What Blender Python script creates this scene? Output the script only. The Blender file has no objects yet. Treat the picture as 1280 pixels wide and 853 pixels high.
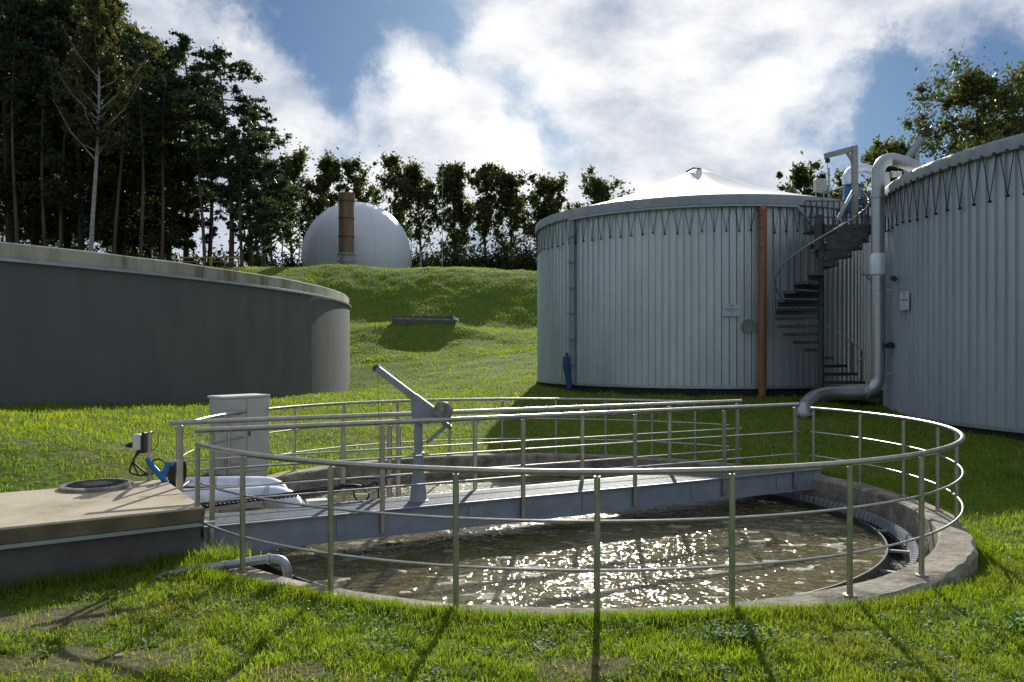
import bpy, bmesh, math, random
import numpy as np
from mathutils import Vector, Matrix
random.seed(7); rng = np.random.default_rng(11)
R = math.radians
scene = bpy.context.scene
COL = scene.collection
CAMZ = 2.1

# ------------------------------------------------------------------ camera, light, exposure
cam_d = bpy.data.cameras.new("camera"); cam = bpy.data.objects.new("camera", cam_d); COL.objects.link(cam)
cam.location = (0, 0, CAMZ); cam.rotation_euler = (R(90), 0, 0)
cam_d.sensor_width = 36; cam_d.lens = 28.125; cam_d.shift_y = 0.0082
cam_d.clip_start = 0.1; cam_d.clip_end = 3000
scene.camera = cam
SUN_EL, SUN_AZ = R(27), R(6.6)          # azimuth measured from +Y towards +X
sun_dir = Vector((math.sin(SUN_AZ) * math.cos(SUN_EL), math.cos(SUN_AZ) * math.cos(SUN_EL), math.sin(SUN_EL)))
sd = bpy.data.lights.new("sun", 'SUN'); so = bpy.data.objects.new("sun", sd); COL.objects.link(so)
sd.energy = 5.0; sd.angle = R(0.5); sd.color = (1.0, 0.95, 0.86)
so.rotation_euler = (-sun_dir).to_track_quat('-Z', 'Y').to_euler(); so.location = (0, 0, 60)
scene.view_settings.view_transform = 'Standard'; scene.view_settings.look = 'None'
scene.view_settings.exposure = 0.15; scene.view_settings.gamma = 1.0; scene.view_settings.use_curve_mapping = False

def pdir(px, py):
    return Vector(((px - 640) / 1000, 1, (437 - py) / 1000)).normalized()

def make_world():
    w = bpy.data.worlds.new("World"); scene.world = w; w.use_nodes = True
    nt = w.node_tree; N = nt.nodes; L = nt.links; N.clear()
    out = N.new('ShaderNodeOutputWorld')
    sky = N.new('ShaderNodeTexSky'); sky.sky_type = 'NISHITA'; sky.sun_disc = False
    sky.sun_elevation = SUN_EL; sky.sun_rotation = SUN_AZ
    sky.air_density = 1.0; sky.dust_density = 0.6; sky.ozone_density = 1.6
    tint = N.new('ShaderNodeMix'); tint.data_type = 'RGBA'; tint.blend_type = 'MULTIPLY'; tint.inputs[0].default_value = 1
    tint.inputs[7].default_value = (0.52, 0.74, 1.0, 1)
    L.new(sky.outputs[0], tint.inputs[6])
    bg1 = N.new('ShaderNodeBackground'); bg1.inputs[1].default_value = 0.05; L.new(tint.outputs[2], bg1.inputs[0])
    tc = N.new('ShaderNodeTexCoord')
    def math_(op, a, b=None, clamp=False):
        m = N.new('ShaderNodeMath'); m.operation = op; m.use_clamp = clamp
        for i, v in enumerate((a, b)):
            if v is None: continue
            if isinstance(v, (int, float)): m.inputs[i].default_value = v
            else: L.new(v, m.inputs[i])
        return m.outputs[0]
    nrm = N.new('ShaderNodeVectorMath'); nrm.operation = 'NORMALIZE'; L.new(tc.outputs['Generated'], nrm.inputs[0])
    # domain warp
    wn = N.new('ShaderNodeTexNoise'); wn.inputs['Scale'].default_value = 4.5; wn.inputs['Detail'].default_value = 9; wn.inputs['Roughness'].default_value = .6
    L.new(nrm.outputs[0], wn.inputs['Vector'])
    sub = N.new('ShaderNodeVectorMath'); sub.operation = 'SUBTRACT'; sub.inputs[1].default_value = (.5, .5, .5); L.new(wn.outputs['Color'], sub.inputs[0])
    sc = N.new('ShaderNodeVectorMath'); sc.operation = 'SCALE'; sc.inputs['Scale'].default_value = 0.26; L.new(sub.outputs[0], sc.inputs[0])
    wv = N.new('ShaderNodeVectorMath'); wv.operation = 'ADD'; L.new(nrm.outputs[0], wv.inputs[0]); L.new(sc.outputs[0], wv.inputs[1])
    # stretch clouds sideways
    mp = N.new('ShaderNodeMapping'); mp.inputs['Scale'].default_value = (1.0, 1.0, 1.7); mp.inputs['Rotation'].default_value = (0, R(28), 0)
    L.new(wv.outputs[0], mp.inputs[0])
    n1 = N.new('ShaderNodeTexNoise'); n1.inputs['Scale'].default_value = 4.2; n1.inputs['Detail'].default_value = 9; n1.inputs['Roughness'].default_value = 0.58
    L.new(mp.outputs[0], n1.inputs['Vector'])
    dens = math_('MULTIPLY_ADD', n1.outputs['Fac'], 2.9); dens.node.inputs[2].default_value = -0.80
    gaps = [(340, 15, .06, .8), (395, 60, .065, .85), (440, 20, .06, .6), (440, 105, .05, .6), (530, 30, .06, .8), (560, 75, .055, .7), (645, 95, .045, .7), (690, 135, .045, .75), (725, 172, .03, .6), (410, 165, .06, .6), (500, 190, .04, .4),
            (905, 100, .035, .6), (955, 75, .045, .6), (1040, 45, .04, .45), (1050, 130, .055, .7), (1120, 110, .06, .8), (1130, 170, .06, .8), (1190, 130, .06, .75), (1070, 195, .05, .8), (1255, 70, .06, .6), (1275, 120, .06, .7), (690, 235, .04, .6), (1010, 180, .03, .5), (250, 20, .05, .3)]
    for px, py, r, a in gaps:
        d = N.new('ShaderNodeVectorMath'); d.operation = 'DISTANCE'; d.inputs[1].default_value = pdir(px, py); L.new(wv.outputs[0], d.inputs[0])
        m = N.new('ShaderNodeMapRange'); m.interpolation_type = 'SMOOTHSTEP'
        m.inputs['From Min'].default_value = 0; m.inputs['From Max'].default_value = r * 1.5
        m.inputs['To Min'].default_value = a * 1.15; m.inputs['To Max'].default_value = 0
        L.new(d.outputs['Value'], m.inputs['Value'])
        dens = math_('SUBTRACT', dens, m.outputs[0])
    for px, py, r, a in [(790, 150, .22, .5), (560, 170, .10, .35), (250, 40, .10, .3), (900, 30, .18, .4), (330, 190, .1, .3)]:
        d = N.new('ShaderNodeVectorMath'); d.operation = 'DISTANCE'; d.inputs[1].default_value = pdir(px, py); L.new(wv.outputs[0], d.inputs[0])
        m = N.new('ShaderNodeMapRange'); m.interpolation_type = 'SMOOTHSTEP'
        m.inputs['From Min'].default_value = 0; m.inputs['From Max'].default_value = r * 1.5
        m.inputs['To Min'].default_value = a; m.inputs['To Max'].default_value = 0
        L.new(d.outputs['Value'], m.inputs['Value'])
        dens = math_('ADD', dens, m.outputs[0])
    mask = N.new('ShaderNodeMapRange'); mask.interpolation_type = 'SMOOTHSTEP'
    mask.inputs['From Min'].default_value = -0.38; mask.inputs['From Max'].default_value = 0.92
    L.new(dens, mask.inputs['Value'])
    # cloud brightness: forward scattering towards the sun, plus grey-blue thick parts
    dot = N.new('ShaderNodeVectorMath'); dot.operation = 'DOT_PRODUCT'; dot.inputs[1].default_value = sun_dir; L.new(nrm.outputs[0], dot.inputs[0])
    glow = N.new('ShaderNodeMapRange'); glow.interpolation_type = 'SMOOTHERSTEP'
    glow.inputs['From Min'].default_value = 0.62; glow.inputs['From Max'].default_value = 0.99
    glow.inputs['To Min'].default_value = 0.56; glow.inputs['To Max'].default_value = 0.90
    L.new(dot.outputs['Value'], glow.inputs['Value'])
    n2 = N.new('ShaderNodeTexNoise'); n2.inputs['Scale'].default_value = 5.5; n2.inputs['Detail'].default_value = 8; n2.inputs['Roughness'].default_value = .6
    mp2 = N.new('ShaderNodeMapping'); mp2.inputs['Scale'].default_value = (1, 1, 1.8); mp2.inputs['Rotation'].default_value = (0, R(-20), 0); L.new(nrm.outputs[0], mp2.inputs[0]); L.new(mp2.outputs[0], n2.inputs['Vector'])
    tex = math_('MULTIPLY_ADD', n2.outputs['Fac'], 1.5); tex.node.inputs[2].default_value = 0.15
    stren = math_('MULTIPLY', glow.outputs[0], tex)
    ccol = N.new('ShaderNodeValToRGB'); e = ccol.color_ramp.elements
    e[0].position = .48; e[0].color = (0.66, 0.78, 1.0, 1); e[1].position = .88; e[1].color = (0.97, 0.98, 1.0, 1)
    L.new(stren, ccol.inputs[0])
    bg2 = N.new('ShaderNodeBackground'); L.new(ccol.outputs[0], bg2.inputs[0]); L.new(stren, bg2.inputs[1])
    mx = N.new('ShaderNodeMixShader'); L.new(mask.outputs[0], mx.inputs[0]); L.new(bg1.outputs[0], mx.inputs[1]); L.new(bg2.outputs[0], mx.inputs[2])
    L.new(mx.outputs[0], out.inputs[0])
make_world()

# ------------------------------------------------------------------ helpers
def at(px, py, d):      # point seen at a pixel of the 1280x853 photo, at depth d
    return Vector(((px - 640) * d / 1000, d, CAMZ - (py - 437) * d / 1000))
def atz(px, py, z):
    d = (CAMZ - z) * 1000 / (py - 437)
    return Vector(((px - 640) * d / 1000, d, z))

def tag(o, label=None, cat=None, group=None, kind=None):
    if label: o['label'] = label
    if cat: o['category'] = cat
    if group: o['group'] = group
    if kind: o['kind'] = kind
    return o
def origin(o):
    v = Vector((0, 0, 0))
    while o is not None: v += o.location; o = o.parent
    return v
def thing(name, label, cat, loc, group=None):
    o = bpy.data.objects.new(name, None); COL.objects.link(o); o.location = loc; o.empty_display_size = .2
    return tag(o, label, cat, group)
def children(o): return [c for c in bpy.data.objects if c.parent is o]
def copy_tree(o, parent=None):
    kids = children(o); c = o.copy(); COL.objects.link(c); c.parent = parent
    for ch in kids: copy_tree(ch, c)
    return c

class MB:
    def __init__(s): s.v = []; s.f = []
    def add(s, vs, fs):
        b = len(s.v); s.v.extend([tuple(p) for p in vs]); s.f.extend([tuple(i + b for i in f) for f in fs]); return s
    def box(s, c, size, rz=0):
        c = Vector(c); hx, hy, hz = [a / 2 for a in size]; M = Matrix.Rotation(rz, 3, 'Z')
        vs = [c + M @ Vector((x * hx, y * hy, z * hz)) for z in (-1, 1) for x, y in ((-1, -1), (1, -1), (1, 1), (-1, 1))]
        return s.add(vs, [(3, 2, 1, 0), (4, 5, 6, 7), (0, 1, 5, 4), (1, 2, 6, 5), (2, 3, 7, 6), (3, 0, 4, 7)])
    def bbox(s, c, size, rz=0, bev=.01):        # chamfered box
        c = Vector(c); hx, hy, hz = [a / 2 for a in size]; M = Matrix.Rotation(rz, 3, 'Z'); b = min(bev, hx * .9, hy * .9, hz * .9)
        rings = []
        for z, ins in ((-hz, b), (-hz + b, 0), (hz - b, 0), (hz, b)):
            X, Y = hx - ins, hy - ins; q = b if ins == 0 else b
            pts = [(-X + q, -Y), (X - q, -Y), (X, -Y + q), (X, Y - q), (X - q, Y), (-X + q, Y), (-X, Y - q), (-X, -Y + q)]
            rings.append([c + M @ Vector((x, y, z)) for x, y in pts])
        vs = [p for r in rings for p in r]; fs = [tuple(range(7, -1, -1)), tuple(range(24, 32))]
        for k in range(3):
            for i in range(8):
                j = (i + 1) % 8; fs.append((k * 8 + i, k * 8 + j, k * 8 + 8 + j, k * 8 + 8 + i))
        return s.add(vs, fs)
    def bar(s, a, b, w, h, up=(0, 0, 1)):       # rectangular bar
        a = Vector(a); b = Vector(b); d = (b - a).normalized(); u = Vector(up)
        if abs(d.dot(u)) > .98: u = Vector((0, 1, 0))
        x = d.cross(u).normalized(); y = x.cross(d).normalized()
        vs = [p + x * (i * w / 2) + y * (j * h / 2) for p in (a, b) for i, j in ((-1, -1), (1, -1), (1, 1), (-1, 1))]
        return s.add(vs, [(3, 2, 1, 0), (4, 5, 6, 7), (0, 1, 5, 4), (1, 2, 6, 5), (2, 3, 7, 6), (3, 0, 4, 7)])
    def tube(s, pts, r, n=10, closed=False, caps=True):
        P = [Vector(p) for p in pts]; m = len(P)
        rad = r if isinstance(r, (list, tuple)) else [r] * m
        rings = []; prev = None
        for i, p in enumerate(P):
            if closed: t = (P[(i + 1) % m] - P[i - 1])
            else: t = P[min(i + 1, m - 1)] - P[max(i - 1, 0)]
            t.normalize()
            if prev is None:
                u = Vector((0, 0, 1)) if abs(t.z) < .9 else Vector((1, 0, 0))
                x = t.cross(u).normalized()
            else:
                x = (prev - t * prev.dot(t))
                if x.length < 1e-6: x = t.orthogonal()
                x.normalize()
            prev = x; y = t.cross(x)
            rings.append([p + x * (rad[i] * math.cos(2 * math.pi * k / n)) + y * (rad[i] * math.sin(2 * math.pi * k / n)) for k in range(n)])
        vs = [q for rr in rings for q in rr]; fs = []
        for i in range(m if closed else m - 1):
            j = (i + 1) % m
            for k in range(n):
                l = (k + 1) % n; fs.append((i * n + k, i * n + l, j * n + l, j * n + k))
        if caps and not closed: fs.append(tuple(range(n - 1, -1, -1))); fs.append(tuple((m - 1) * n + k for k in range(n)))
        return s.add(vs, fs)
    def lathe(s, prof, c, n=32, a0=0, a1=2 * math.pi, capb=False, capt=False):
        c = Vector(c); full = abs(a1 - a0 - 2 * math.pi) < 1e-6; cols = n if full else n + 1
        vs = []
        for r, z in prof:
            for k in range(cols):
                a = a0 + (a1 - a0) * k / n; vs.append(c + Vector((r * math.cos(a), r * math.sin(a), z)))
        fs = []
        for i in range(len(prof) - 1):
            for k in range(n):
                l = (k + 1) % cols; fs.append((i * cols + k, i * cols + l, (i + 1) * cols + l, (i + 1) * cols + k))
        if capb: fs.append(tuple(range(cols - 1, -1, -1)))
        if capt: fs.append(tuple((len(prof) - 1) * cols + k for k in range(cols)))
        return s.add(vs, fs)
    def build(s, name, mat, parent=None, smooth=False, sharp=35):
        me = bpy.data.meshes.new(name); o0 = origin(parent) if parent else Vector((0, 0, 0))
        me.from_pydata([(x - o0.x, y - o0.y, z - o0.z) for x, y, z in s.v], [], s.f); me.update()
        o = bpy.data.objects.new(name, me); COL.objects.link(o); o.parent = parent
        if mat: me.materials.append(mat)
        if smooth:
            me.polygons.foreach_set('use_smooth', [True] * len(me.polygons))
            try: me.set_sharp_from_angle(angle=R(sharp))
            except Exception: pass
        return o

def build_each(mb, name, material, parent=None, smooth=False):
    par = list(range(len(mb.v)))
    def fd(i):
        while par[i] != i: par[i] = par[par[i]]; i = par[i]
        return i
    for f in mb.f:
        for a in f[1:]: par[fd(a)] = fd(f[0])
    grp = {}
    for f in mb.f: grp.setdefault(fd(f[0]), []).append(f)
    res = []
    for fs in grp.values():
        ids = sorted({i for f in fs for i in f}); mp_ = {a: k for k, a in enumerate(ids)}
        q = MB(); q.add([mb.v[i] for i in ids], [tuple(mp_[i] for i in f) for f in fs]); res.append(q.build(name, material, parent, smooth))
    return res

def np_mesh(name, V, F, mat, parent=None, attr=None, smooth=False):
    """V (n,3), F (m,k) fixed k"""
    me = bpy.data.meshes.new(name); n, m, k = len(V), len(F), F.shape[1]
    me.vertices.add(n); me.vertices.foreach_set('co', np.ascontiguousarray(V, dtype=np.float32).ravel())
    me.loops.add(m * k); me.loops.foreach_set('vertex_index', np.ascontiguousarray(F, dtype=np.int32).ravel())
    me.polygons.add(m); me.polygons.foreach_set('loop_start', np.arange(0, m * k, k, dtype=np.int32))
    if smooth: me.polygons.foreach_set('use_smooth', np.ones(m, dtype=bool))
    if attr is not None:
        a = me.attributes.new('rnd', 'FLOAT', 'POINT'); a.data.foreach_set('value', attr.astype(np.float32))
    me.update(calc_edges=True); me.validate()
    o = bpy.data.objects.new(name, me); COL.objects.link(o); o.parent = parent
    if mat: me.materials.append(mat)
    return o

# ------------------------------------------------------------------ materials
MATS = {}
def mat(name, c1, c2=None, rough=.6, metal=0, scale=4, bump=0, bscale=30, rough2=None, spec=.5, stretch=None, c3=None, lo=.35, hi=.65, detail=6):
    m = bpy.data.materials.new(name); m.use_nodes = True; nt = m.node_tree; N = nt.nodes; L = nt.links
    b = N['Principled BSDF']; b.inputs['Roughness'].default_value = rough; b.inputs['Metallic'].default_value = metal
    b.inputs['Specular IOR Level'].default_value = spec
    tc = N.new('ShaderNodeTexCoord'); mp = N.new('ShaderNodeMapping'); L.new(tc.outputs['Object'], mp.inputs[0])
    if stretch: mp.inputs['Scale'].default_value = stretch
    c2 = c2 or tuple(x * .75 for x in c1)
    n = N.new('ShaderNodeTexNoise'); n.inputs['Scale'].default_value = scale; n.inputs['Detail'].default_value = detail; n.inputs['Roughness'].default_value = .62
    L.new(mp.outputs[0], n.inputs['Vector'])
    r = N.new('ShaderNodeValToRGB'); r.color_ramp.elements[0].position = lo; r.color_ramp.elements[0].color = (*c2, 1)
    r.color_ramp.elements[1].position = hi; r.color_ramp.elements[1].color = (*c1, 1)
    if c3: e = r.color_ramp.elements.new(lo - .12 if lo > .15 else .05); e.color = (*c3, 1)
    L.new(n.outputs['Fac'], r.inputs[0]); L.new(r.outputs[0], b.inputs['Base Color'])
    if rough2 is not None:
        mr = N.new('ShaderNodeMapRange'); mr.inputs['To Min'].default_value = rough; mr.inputs['To Max'].default_value = rough2
        L.new(n.outputs['Fac'], mr.inputs['Value']); L.new(mr.outputs[0], b.inputs['Roughness'])
    if bump:
        n2 = N.new('ShaderNodeTexNoise'); n2.inputs['Scale'].default_value = bscale; n2.inputs['Detail'].default_value = 5
        L.new(tc.outputs['Object'], n2.inputs['Vector'])
        bp = N.new('ShaderNodeBump'); bp.inputs['Strength'].default_value = bump; bp.inputs['Distance'].default_value = .02
        L.new(n2.outputs['Fac'], bp.inputs['Height']); L.new(bp.outputs[0], b.inputs['Normal'])
    MATS[name] = m; return m

steel = mat('stainless_steel', (.52, .50, .45), (.40, .38, .34), .30, 1.0, 9, rough2=.48, bump=.05, bscale=60)
galv = mat('galvanised_steel', (.46, .49, .51), (.34, .37, .39), .42, .75, 14, rough2=.6)
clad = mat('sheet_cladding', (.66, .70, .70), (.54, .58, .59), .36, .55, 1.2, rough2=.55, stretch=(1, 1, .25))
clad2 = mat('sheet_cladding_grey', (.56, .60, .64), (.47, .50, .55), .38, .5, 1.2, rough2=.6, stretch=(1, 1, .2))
concrete = mat('concrete_rim', (.38, .34, .265), (.15, .135, .095), .9, 0, 4.5, bump=1, bscale=22, c3=(.08, .07, .045), detail=10)
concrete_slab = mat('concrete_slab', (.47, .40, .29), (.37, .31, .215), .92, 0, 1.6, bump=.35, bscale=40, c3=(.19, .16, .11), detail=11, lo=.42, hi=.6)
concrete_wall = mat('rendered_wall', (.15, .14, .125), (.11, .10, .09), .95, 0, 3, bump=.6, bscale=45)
dark_wall = mat('dark_render', (.150, .149, .152), (.122, .124, .128), .93, 0, 1.1, bump=.5, bscale=26, detail=11, stretch=(1, 1, .3), c3=(.105, .108, .108))
coping = mat('stained_coping', (.50, .47, .38), (.34, .31, .23), .9, 0, 1.5, bump=.6, bscale=20, stretch=(1, 1, .2), c3=(.12, .11, .07), lo=.42, hi=.58)
zinc = mat('zinc_trim', (.50, .53, .55), (.40, .43, .45), .4, .6, 3)
plinth_m = mat('dark_plinth', (.05, .05, .045), (.03, .03, .03), .95, 0, 5)
roof_m = mat('white_membrane', (.78, .79, .80), (.68, .70, .71), .55, 0, .6)
skirt_m = mat('grey_membrane', (.36, .385, .40), (.27, .29, .30), .55, 0, 3, stretch=(1, 1, .5), bump=.4, bscale=8)
cord_m = mat('black_cord', (.012, .013, .018), None, .8)
black = mat('black_rubber', (.015, .015, .016), None, .55)
blue = mat('blue_paint', (.015, .16, .42), (.01, .11, .33), .4)
darkblue = mat('blue_valve', (.02, .10, .22), (.01, .06, .15), .5)
white_p = mat('white_paint', (.70, .71, .69), (.60, .61, .58), .5, 0, 3)
cab_m = mat('cabinet_grey', (.56, .56, .52), (.46, .46, .41), .6, 0, 2.5, c3=(.36, .36, .30))
orange = mat('terracotta_pipe', (.38, .155, .075), (.30, .105, .045), .5, 0, 2.5, stretch=(1, 1, .3))
foil = mat('insulation_foil', (.82, .86, .93), (.66, .72, .84), .36, .3, 5, bump=.15, bscale=7)
paint_grey = mat('bluegrey_paint', (.30, .34, .38), (.23, .265, .30), .5, .15, 4, bump=.1)
deck_m = mat('walkway_grating', (.26, .28, .30), (.17, .19, .20), .6, .25, 9)
stair_m = mat('stair_steel', (.095, .105, .11), (.06, .07, .075), .55, .5, 6)
water_dark = mat('launder_water', (.012, .012, .010), None, .08, 0, 5, bump=.5, bscale=12)
rust = mat('rusty_steel', (.30, .185, .125), (.17, .095, .06), .7, .15, 1.2, stretch=(1, 1, .12), c3=(.42, .36, .31))
dome_m = mat('dome_fabric', (.80, .82, .86), (.73, .76, .81), .38, 0, .3)
yellow = mat('yellow_paint', (.45, .33, .02), (.33, .24, .02), .5)
bark = mat('bark', (.06, .05, .04), (.03, .026, .022), .95, 0, 3, stretch=(1, 1, .2))
pine_bark = mat('pine_bark', (.17, .11, .08), (.07, .05, .04), .95, 0, 2, stretch=(1, 1, .2))
birch_bark = mat('birch_bark', (.46, .44, .40), (.24, .23, .21), .8, 0, 2.2, stretch=(1, 1, 2.5), c3=(.06, .06, .06))
manhole_m = mat('manhole_iron', (.10, .105, .12), (.04, .04, .05), .28, .8, 18, bump=.8, bscale=35)
rope_m = mat('wire_rope', (.2, .2, .2), None, .5, .8)
ink = mat('sign_ink', (.08, .10, .14), None, .6)
moss = mat('damp_concrete', (.20, .165, .09), (.12, .10, .05), .9, 0, 5, bump=.4)

def leaf_mat(name, c_dark, c_light, trans=.4, tcol=None, rough=.5, patch=0):
    m = bpy.data.materials.new(name); m.use_nodes = True; nt = m.node_tree; N = nt.nodes; L = nt.links
    b = N['Principled BSDF']; out = N['Material Output']; b.inputs['Roughness'].default_value = rough; b.inputs['Specular IOR Level'].default_value = .35
    a = N.new('ShaderNodeAttribute'); a.attribute_name = 'rnd'
    r = N.new('ShaderNodeValToRGB'); r.color_ramp.elements[0].color = (*c_dark, 1); r.color_ramp.elements[1].color = (*c_light, 1)
    if patch: r.color_ramp.elements[1].position = .86; e_ = r.color_ramp.elements.new(.95); e_.color = (.34, .29, .12, 1)
    L.new(a.outputs['Fac'], r.inputs[0]); src = r.outputs[0]
    if patch:
        tc = N.new('ShaderNodeTexCoord'); n = N.new('ShaderNodeTexNoise'); n.inputs['Scale'].default_value = patch; n.inputs['Detail'].default_value = 4
        L.new(tc.outputs['Object'], n.inputs['Vector'])
        mr = N.new('ShaderNodeMapRange'); mr.inputs['From Min'].default_value = .48; mr.inputs['From Max'].default_value = .72; mr.inputs['To Max'].default_value = .65
        L.new(n.outputs['Fac'], mr.inputs['Value'])
        mx = N.new('ShaderNodeMix'); mx.data_type = 'RGBA'; L.new(mr.outputs[0], mx.inputs[0]); L.new(src, mx.inputs[6]); mx.inputs[7].default_value = (.17, .155, .05, 1)
        src = mx.outputs[2]
    L.new(src, b.inputs['Base Color'])
    t = N.new('ShaderNodeBsdfTranslucent'); hs = N.new('ShaderNodeMix'); hs.data_type = 'RGBA'; hs.blend_type = 'MULTIPLY'; hs.inputs[0].default_value = 1
    L.new(src, hs.inputs[6]); hs.inputs[7].default_value = (*(tcol or (2.0, 2.3, 1.0)), 1); L.new(hs.outputs[2], t.inputs[0])
    mx = N.new('ShaderNodeMixShader'); mx.inputs[0].default_value = trans; L.new(b.outputs[0], mx.inputs[1]); L.new(t.outputs[0], mx.inputs[2])
    L.new(mx.outputs[0], out.inputs[0]); return m
grass_m = leaf_mat('grass_blades', (.072, .122, .011), (.215, .285, .028), .54, (1.85, 1.9, .75), patch=.55)
leaf_dark = leaf_mat('dark_foliage', (.026, .036, .014), (.080, .095, .034), .45, (1.6, 1.7, .9))
leaf_pine = leaf_mat('pine_needles', (.022, .038, .022), (.065, .092, .048), .3)
leaf_birch = leaf_mat('birch_foliage', (.045, .050, .018), (.12, .115, .040), .40, (1.5, 1.6, .8))
leaf_row = leaf_mat('poplar_foliage', (.030, .042, .017), (.11, .12, .040), .48, (1.7, 1.9, .9))
leaf_bush = leaf_mat('willow_foliage', (.05, .065, .018), (.15, .16, .040), .35, (1.4, 1.5, .8))
weed_m = leaf_mat('weed_leaves', (.05, .12, .02), (.12, .21, .045), .45, (1.6, 1.9, .8), rough=.6)

# ------------------------------------------------------------------ terrain
RC = (0.634, 11.4085)
RS = (4.93563, -.03186, -.06369, .1373, -.0775, .02999, .03019)
def ring_r(t):
    return RS[0] + RS[1] * np.cos(t) + RS[2] * np.sin(t) + RS[3] * np.cos(2 * t) + RS[4] * np.sin(2 * t) + RS[5] * np.cos(3 * t) + RS[6] * np.sin(3 * t)
def ring_pt(t, dr=0, z=0):
    r = float(ring_r(t)) + dr; return Vector((RC[0] + r * math.cos(t), RC[1] + r * math.sin(t), z))
T1C, T1R = Vector((7.27, 31.2, 0)), 6.27
T2C, T2R = Vector((18.3, 19.16, 0)), 8.52
LTC, LTR = Vector((-36.9, 34.5, 0)), 29.3

ctl = [(-12, 3, .05), (-6, 3, -.02), (-3, 4.5, -.05), (0, 3, -.03), (0, 5, -.03), (4, 3, -.1), (4, 5, -.12), (8, 5, -.28), (14, 5, -.2), (0, 6.1, -.03), (-2, 6.5, -.04), (2, 6.3, -.05),
       (4.2, 7, -.18), (5.7, 8.5, -.36), (6.1, 11, -.22), (8, 8, -.3), (-3.2, 8.0, -.09), (-5, 6.6, -.14), (-4, 7.6, -.13), (-8, 6, -.1), (-9.5, 8, .15),
       (-4.6, 10.8, .05), (-4.7, 12.5, .06), (-3.8, 15, -.02), (0, 16.9, .0), (3, 16.6, .0), (5.3, 15.2, .03), (6.2, 13, -.05),
       (-6.2, 10, .30), (-6.5, 12, .68), (-9, 12.4, .86), (-12, 12.5, .95), (-8, 15, .72), (-11, 18.5, .74), (-15, 15, 1.0), (-7.5, 26, .45), (-8, 38, .15), (-3, 22, .35), (-3, 30, .45),
       (-1, 26, .55), (2, 24, .55), (7, 24, .60), (7.2, 20, .48), (10, 22, .5), (4, 19.5, .3), (9, 16, .2), (12, 12.5, .15), (16, 9.5, .1), (9.5, 12, 0), (1, 31, .78), (7, 31, .7),
       (13, 26, .6), (-2, 38, 1.0), (-6, 44, 1.5), (0, 45, 2.0), (-12, 46, 2.0), (14, 42, 2.2), (24, 36, 2.5), (34, 24, 1.5), (30, 12, .3),
       (-7.6, 51.3, 3.62), (-5.7, 51.2, 3.70), (-3.8, 51.1, 3.60), (-9, 53, 3.75), (-3, 53, 3.6), (3, 52, 3.2), (-16, 53, 3.9), (-5, 49.5, 2.7), (0, 49.5, 2.5), (-9, 57, 3.85), (-3, 57, 3.7), (3, 56, 3.4), (8, 56, 3.5), (-14, 57, 4.1), (14, 54, 3.8), (26, 54, 3.8),
       (-20, 61, 6.9), (-9, 62.5, 6.5), (0, 62.5, 6.3), (8, 62, 5.8), (24, 66, 5.0), (-24, 69, 9.15), (-15, 69, 9.25), (-8, 69, 9.15), (-2, 69, 8.95), (2, 69, 8.75), (8, 69, 8.4), (-20, 71, 9.3), (-10, 71, 9.25), (0, 71, 9.0), (24, 76, 6.5),
       (-40, 60, 8.0), (-50, 73, 9.4), (-60, 60, 8), (-80, 40, 5), (-60, 20, 2), (-30, 5, .5), (-20, 10, 1.0), (-24, 90, 9.3), (-5, 90, 9.2), (10, 90, 8.9), (40, 90, 7), (-60, 95, 10), (-10, 120, 9.6), (40, 120, 9),
       (-80, 130, 10), (0, 160, 9.6), (70, 60, 4), (70, 100, 8), (80, 20, 2), (60, 0, 0), (-70, 0, 0), (0, -40, 0), (60, -50, 0), (-60, -50, 0), (0, -5, 0), (150, 150, 9), (-150, 150, 10), (150, 0, 1), (-150, 20, 3)]
CP = np.array(ctl, float)
def vnoise(x, y, s, seed=0):
    x = x * s + seed * 17.3; y = y * s - seed * 9.1
    xi = np.floor(x).astype(int); yi = np.floor(y).astype(int); fx = x - xi; fy = y - yi; fx = fx * fx * (3 - 2 * fx); fy = fy * fy * (3 - 2 * fy)
    def h(a, b): v = np.sin(a * 127.1 + b * 311.7 + seed * 74.7) * 43758.5453; return v - np.floor(v)
    return (h(xi, yi) * (1 - fx) + h(xi + 1, yi) * fx) * (1 - fy) + (h(xi, yi + 1) * (1 - fx) + h(xi + 1, yi + 1) * fx) * fy
def kern(d, c=1.2): return np.sqrt(d * d + c * c)
_A = kern(np.hypot(CP[:, None, 0] - CP[None, :, 0], CP[:, None, 1] - CP[None, :, 1]))
_n = len(CP); _M = np.zeros((_n + 1, _n + 1)); _M[:_n, :_n] = _A; _M[:_n, _n] = 1; _M[_n, :_n] = 1
_W = np.linalg.solve(_M, np.r_[CP[:, 2], 0])
def terr(X, Y):
    X = np.clip(np.asarray(X, float), -150, 150); Y = np.clip(np.asarray(Y, float), -50, 155)
    out = np.full(X.shape, _W[-1])
    for i in range(_n): out += _W[i] * kern(np.hypot(X - CP[i, 0], Y - CP[i, 1]))
    # natural unevenness, fading in with distance
    far = np.clip((Y - 14) / 30, 0, 1)
    out += .10 * (vnoise(X, Y, 1.3, 9) - .5) * np.clip((np.abs(Y - 9) - 0) / 4, .25, 1) + far * (.22 * (vnoise(X, Y, .33, 7) - .5) + .16 * (vnoise(X, Y, .9, 8) - .5))
    return out
def tz(x, y): return float(terr(np.array([x]), np.array([y]))[0])

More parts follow.
